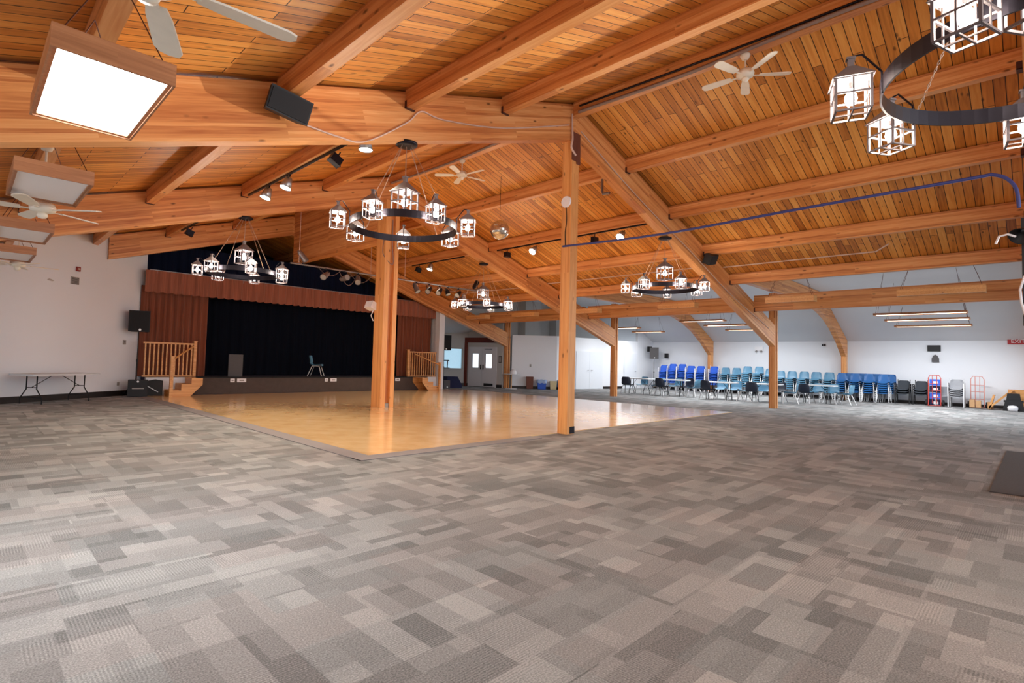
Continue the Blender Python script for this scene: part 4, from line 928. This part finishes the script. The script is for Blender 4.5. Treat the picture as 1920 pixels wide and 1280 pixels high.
chair('grey', (29.4, 2.78, 0), FACE, 'grey mesh armchair half hidden behind the red hand truck')
for k in range(5): chair('grey', (28.95, 2.33, k*.08), FACE, 'grey mesh armchair in the stack right of the hand truck, '+(ORD[k]+' from the floor'), 'grey mesh armchair stack')
ch = chair('teal', (9.95, 19.55, SZ), math.radians(50), 'single pale blue plastic chair standing on the stage')
tabs = ((23.0, 13.1, 'farthest to the left'), (23.2, 11.5, 'before the royal blue stacks'), (22.9, 9.3, 'before the first teal stacks'), (23.4, 7.75, 'left of the side column'), (25.2, 6.3, 'right of the side column'))
for i, (x, y, lb) in enumerate(tabs):
    folding_table((x, y, 0), PI/2+.1*(i % 2), 1.3, .7, .75, 'white folding table in the aisle, '+lb, group='white folding tables in the aisle')
    for j, (dx, dy, rz, kd, wh) in enumerate(((-.62, .25, PI/2, 'navy', 'camera side'), (.6, .2, -PI/2, 'teal', 'wall side'), (-.1, -1.0, 0+PI, 'teal', 'right end'), (.62, -.35, -PI/2-.2, 'navy' if i % 2 else 'teal', 'wall side again'))):
        if i == 0 and j == 3: continue
        rz2 = {0: PI/2, 1: -PI/2, 2: PI, 3: -PI/2}[j]
        chair(kd, (x+dx, y+dy, 0), rz2+random.uniform(-.3, .3), '%s chair at the table %s, %s' % ('navy' if kd == 'navy' else 'pale teal', lb, wh), 'chairs at the aisle tables')
# hand trucks
def hand_truck(loc, rz, mat, label, load=None):
    t = thing('hand_truck', loc, label, 'hand truck', rz)
    s = MB(); s.tube([(-.2, 0, .05), (-.2, .1, 1.15), (-.14, .115, 1.27), (.14, .115, 1.27), (.2, .1, 1.15), (.2, 0, .05)], .016, 6)
    for z in (.35, .65, .92): s.tube([(-.2, .05, z), (.2, .05, z)], .012, 5)
    for x in (-.07, .07): s.tube([(x, .02, .1), (x, .11, 1.25)], .012, 5)
    s.build('frame', mat, t)
    s = MB(); s.b2(-.22, .22, -.26, .02, .02, .035); s.build('toe_plate', mat, t)
    for sx in (-1, 1): s = MB(); s.cone((sx*.24, .1, .13), (sx*.3, .1, .13), .125, .125, 16); s.build('wheel', 'rubber', t)
    return t
hand_truck((29.0, 3.02, 0), FACE, 'redmetal', 'red hand truck loaded with blue crates by the wall')
for k in range(4):
    s = MB(); t = thing('blue_crate', (29.25, 3.02, .0+k*.28), 'blue crate behind the red hand truck, '+(['lowest', 'second', 'third', 'topmost'][k]), 'crate', FACE); s.b2(-.17, .17, -.08, .1, 0, .26); s.build('body', 'royal' if k % 2 else 'navy', t); s = MB(); s.b2(-.05, .1, -.09, -.08, .07, .18); s.build('label_patch', 'whiteplastic', t)
hand_truck((29.4, 1.73, 0), FACE, 'pinkmetal', 'faded red hand truck standing alone against the outer wall')
t = thing('cardboard_box', (29.1, 1.78, .04), 'cardboard pieces on the toe plate of the faded hand truck', 'box', FACE); s = MB(); s.b2(-.17, -.01, -.1, .1, 0, .3); s.b2(.01, .17, -.1, .1, 0, .28); s.build('body', 'card', t)
t = thing('wood_block', (29.3, 1.35, 0), 'short wooden block right of the faded hand truck', 'block', FACE); s = MB(); s.b2(-.08, .08, -.1, .1, 0, .28); s.build('body', 'card', t)
# heap at the far right
t = thing('folded_easel', (29.2, .75, 0), 'tilted light wood easel in the heap at the right wall', 'easel', FACE)
s = MB(); R1 = Matrix.Rotation(-.7, 3, 'Y'); s.box((-.3, 0, .42), (.07, .5, 1.0), Matrix.Rotation(.75, 3, 'Y')); s.box((-.55, 0, .3), (.06, .5, .56), Matrix.Rotation(.25, 3, 'Y')); s.build('boards', 'lightwood', t)
t = thing('wooden_crate', (29.5, .5, 0), 'light wood crate behind the black bin', 'crate', FACE)
s = MB(); s.b2(-.35, .55, -.15, .2, 0, .8); s.build('body', 'lightwood', t)
t = thing('black_bin', (28.75, .68, 0), 'black stool-like bin with a white bucket at the right wall', 'bin', FACE)
s = MB(); s.prism([(-.2, .4), (.2, .4), (.17, .66), (-.17, .66)], 'y', -.15, .15); s.b2(-.27, .27, -.2, .2, .33, .4); s.build('top', 'black', t); s = MB(); s.prism([(-.3, 0), (.3, 0), (.24, .33), (-.24, .33)], 'y', -.2, .2); s.build('body', 'black', t)
t = thing('white_bucket', (28.48, .7, 0), 'small white bucket before the black bin', 'bucket', FACE); s = MB(); s.lathe([(.001, .01), (.13, .01), (.15, .14), (.12, .2), (.001, .22)], n=16); s.build('body', 'whiteplastic', t)
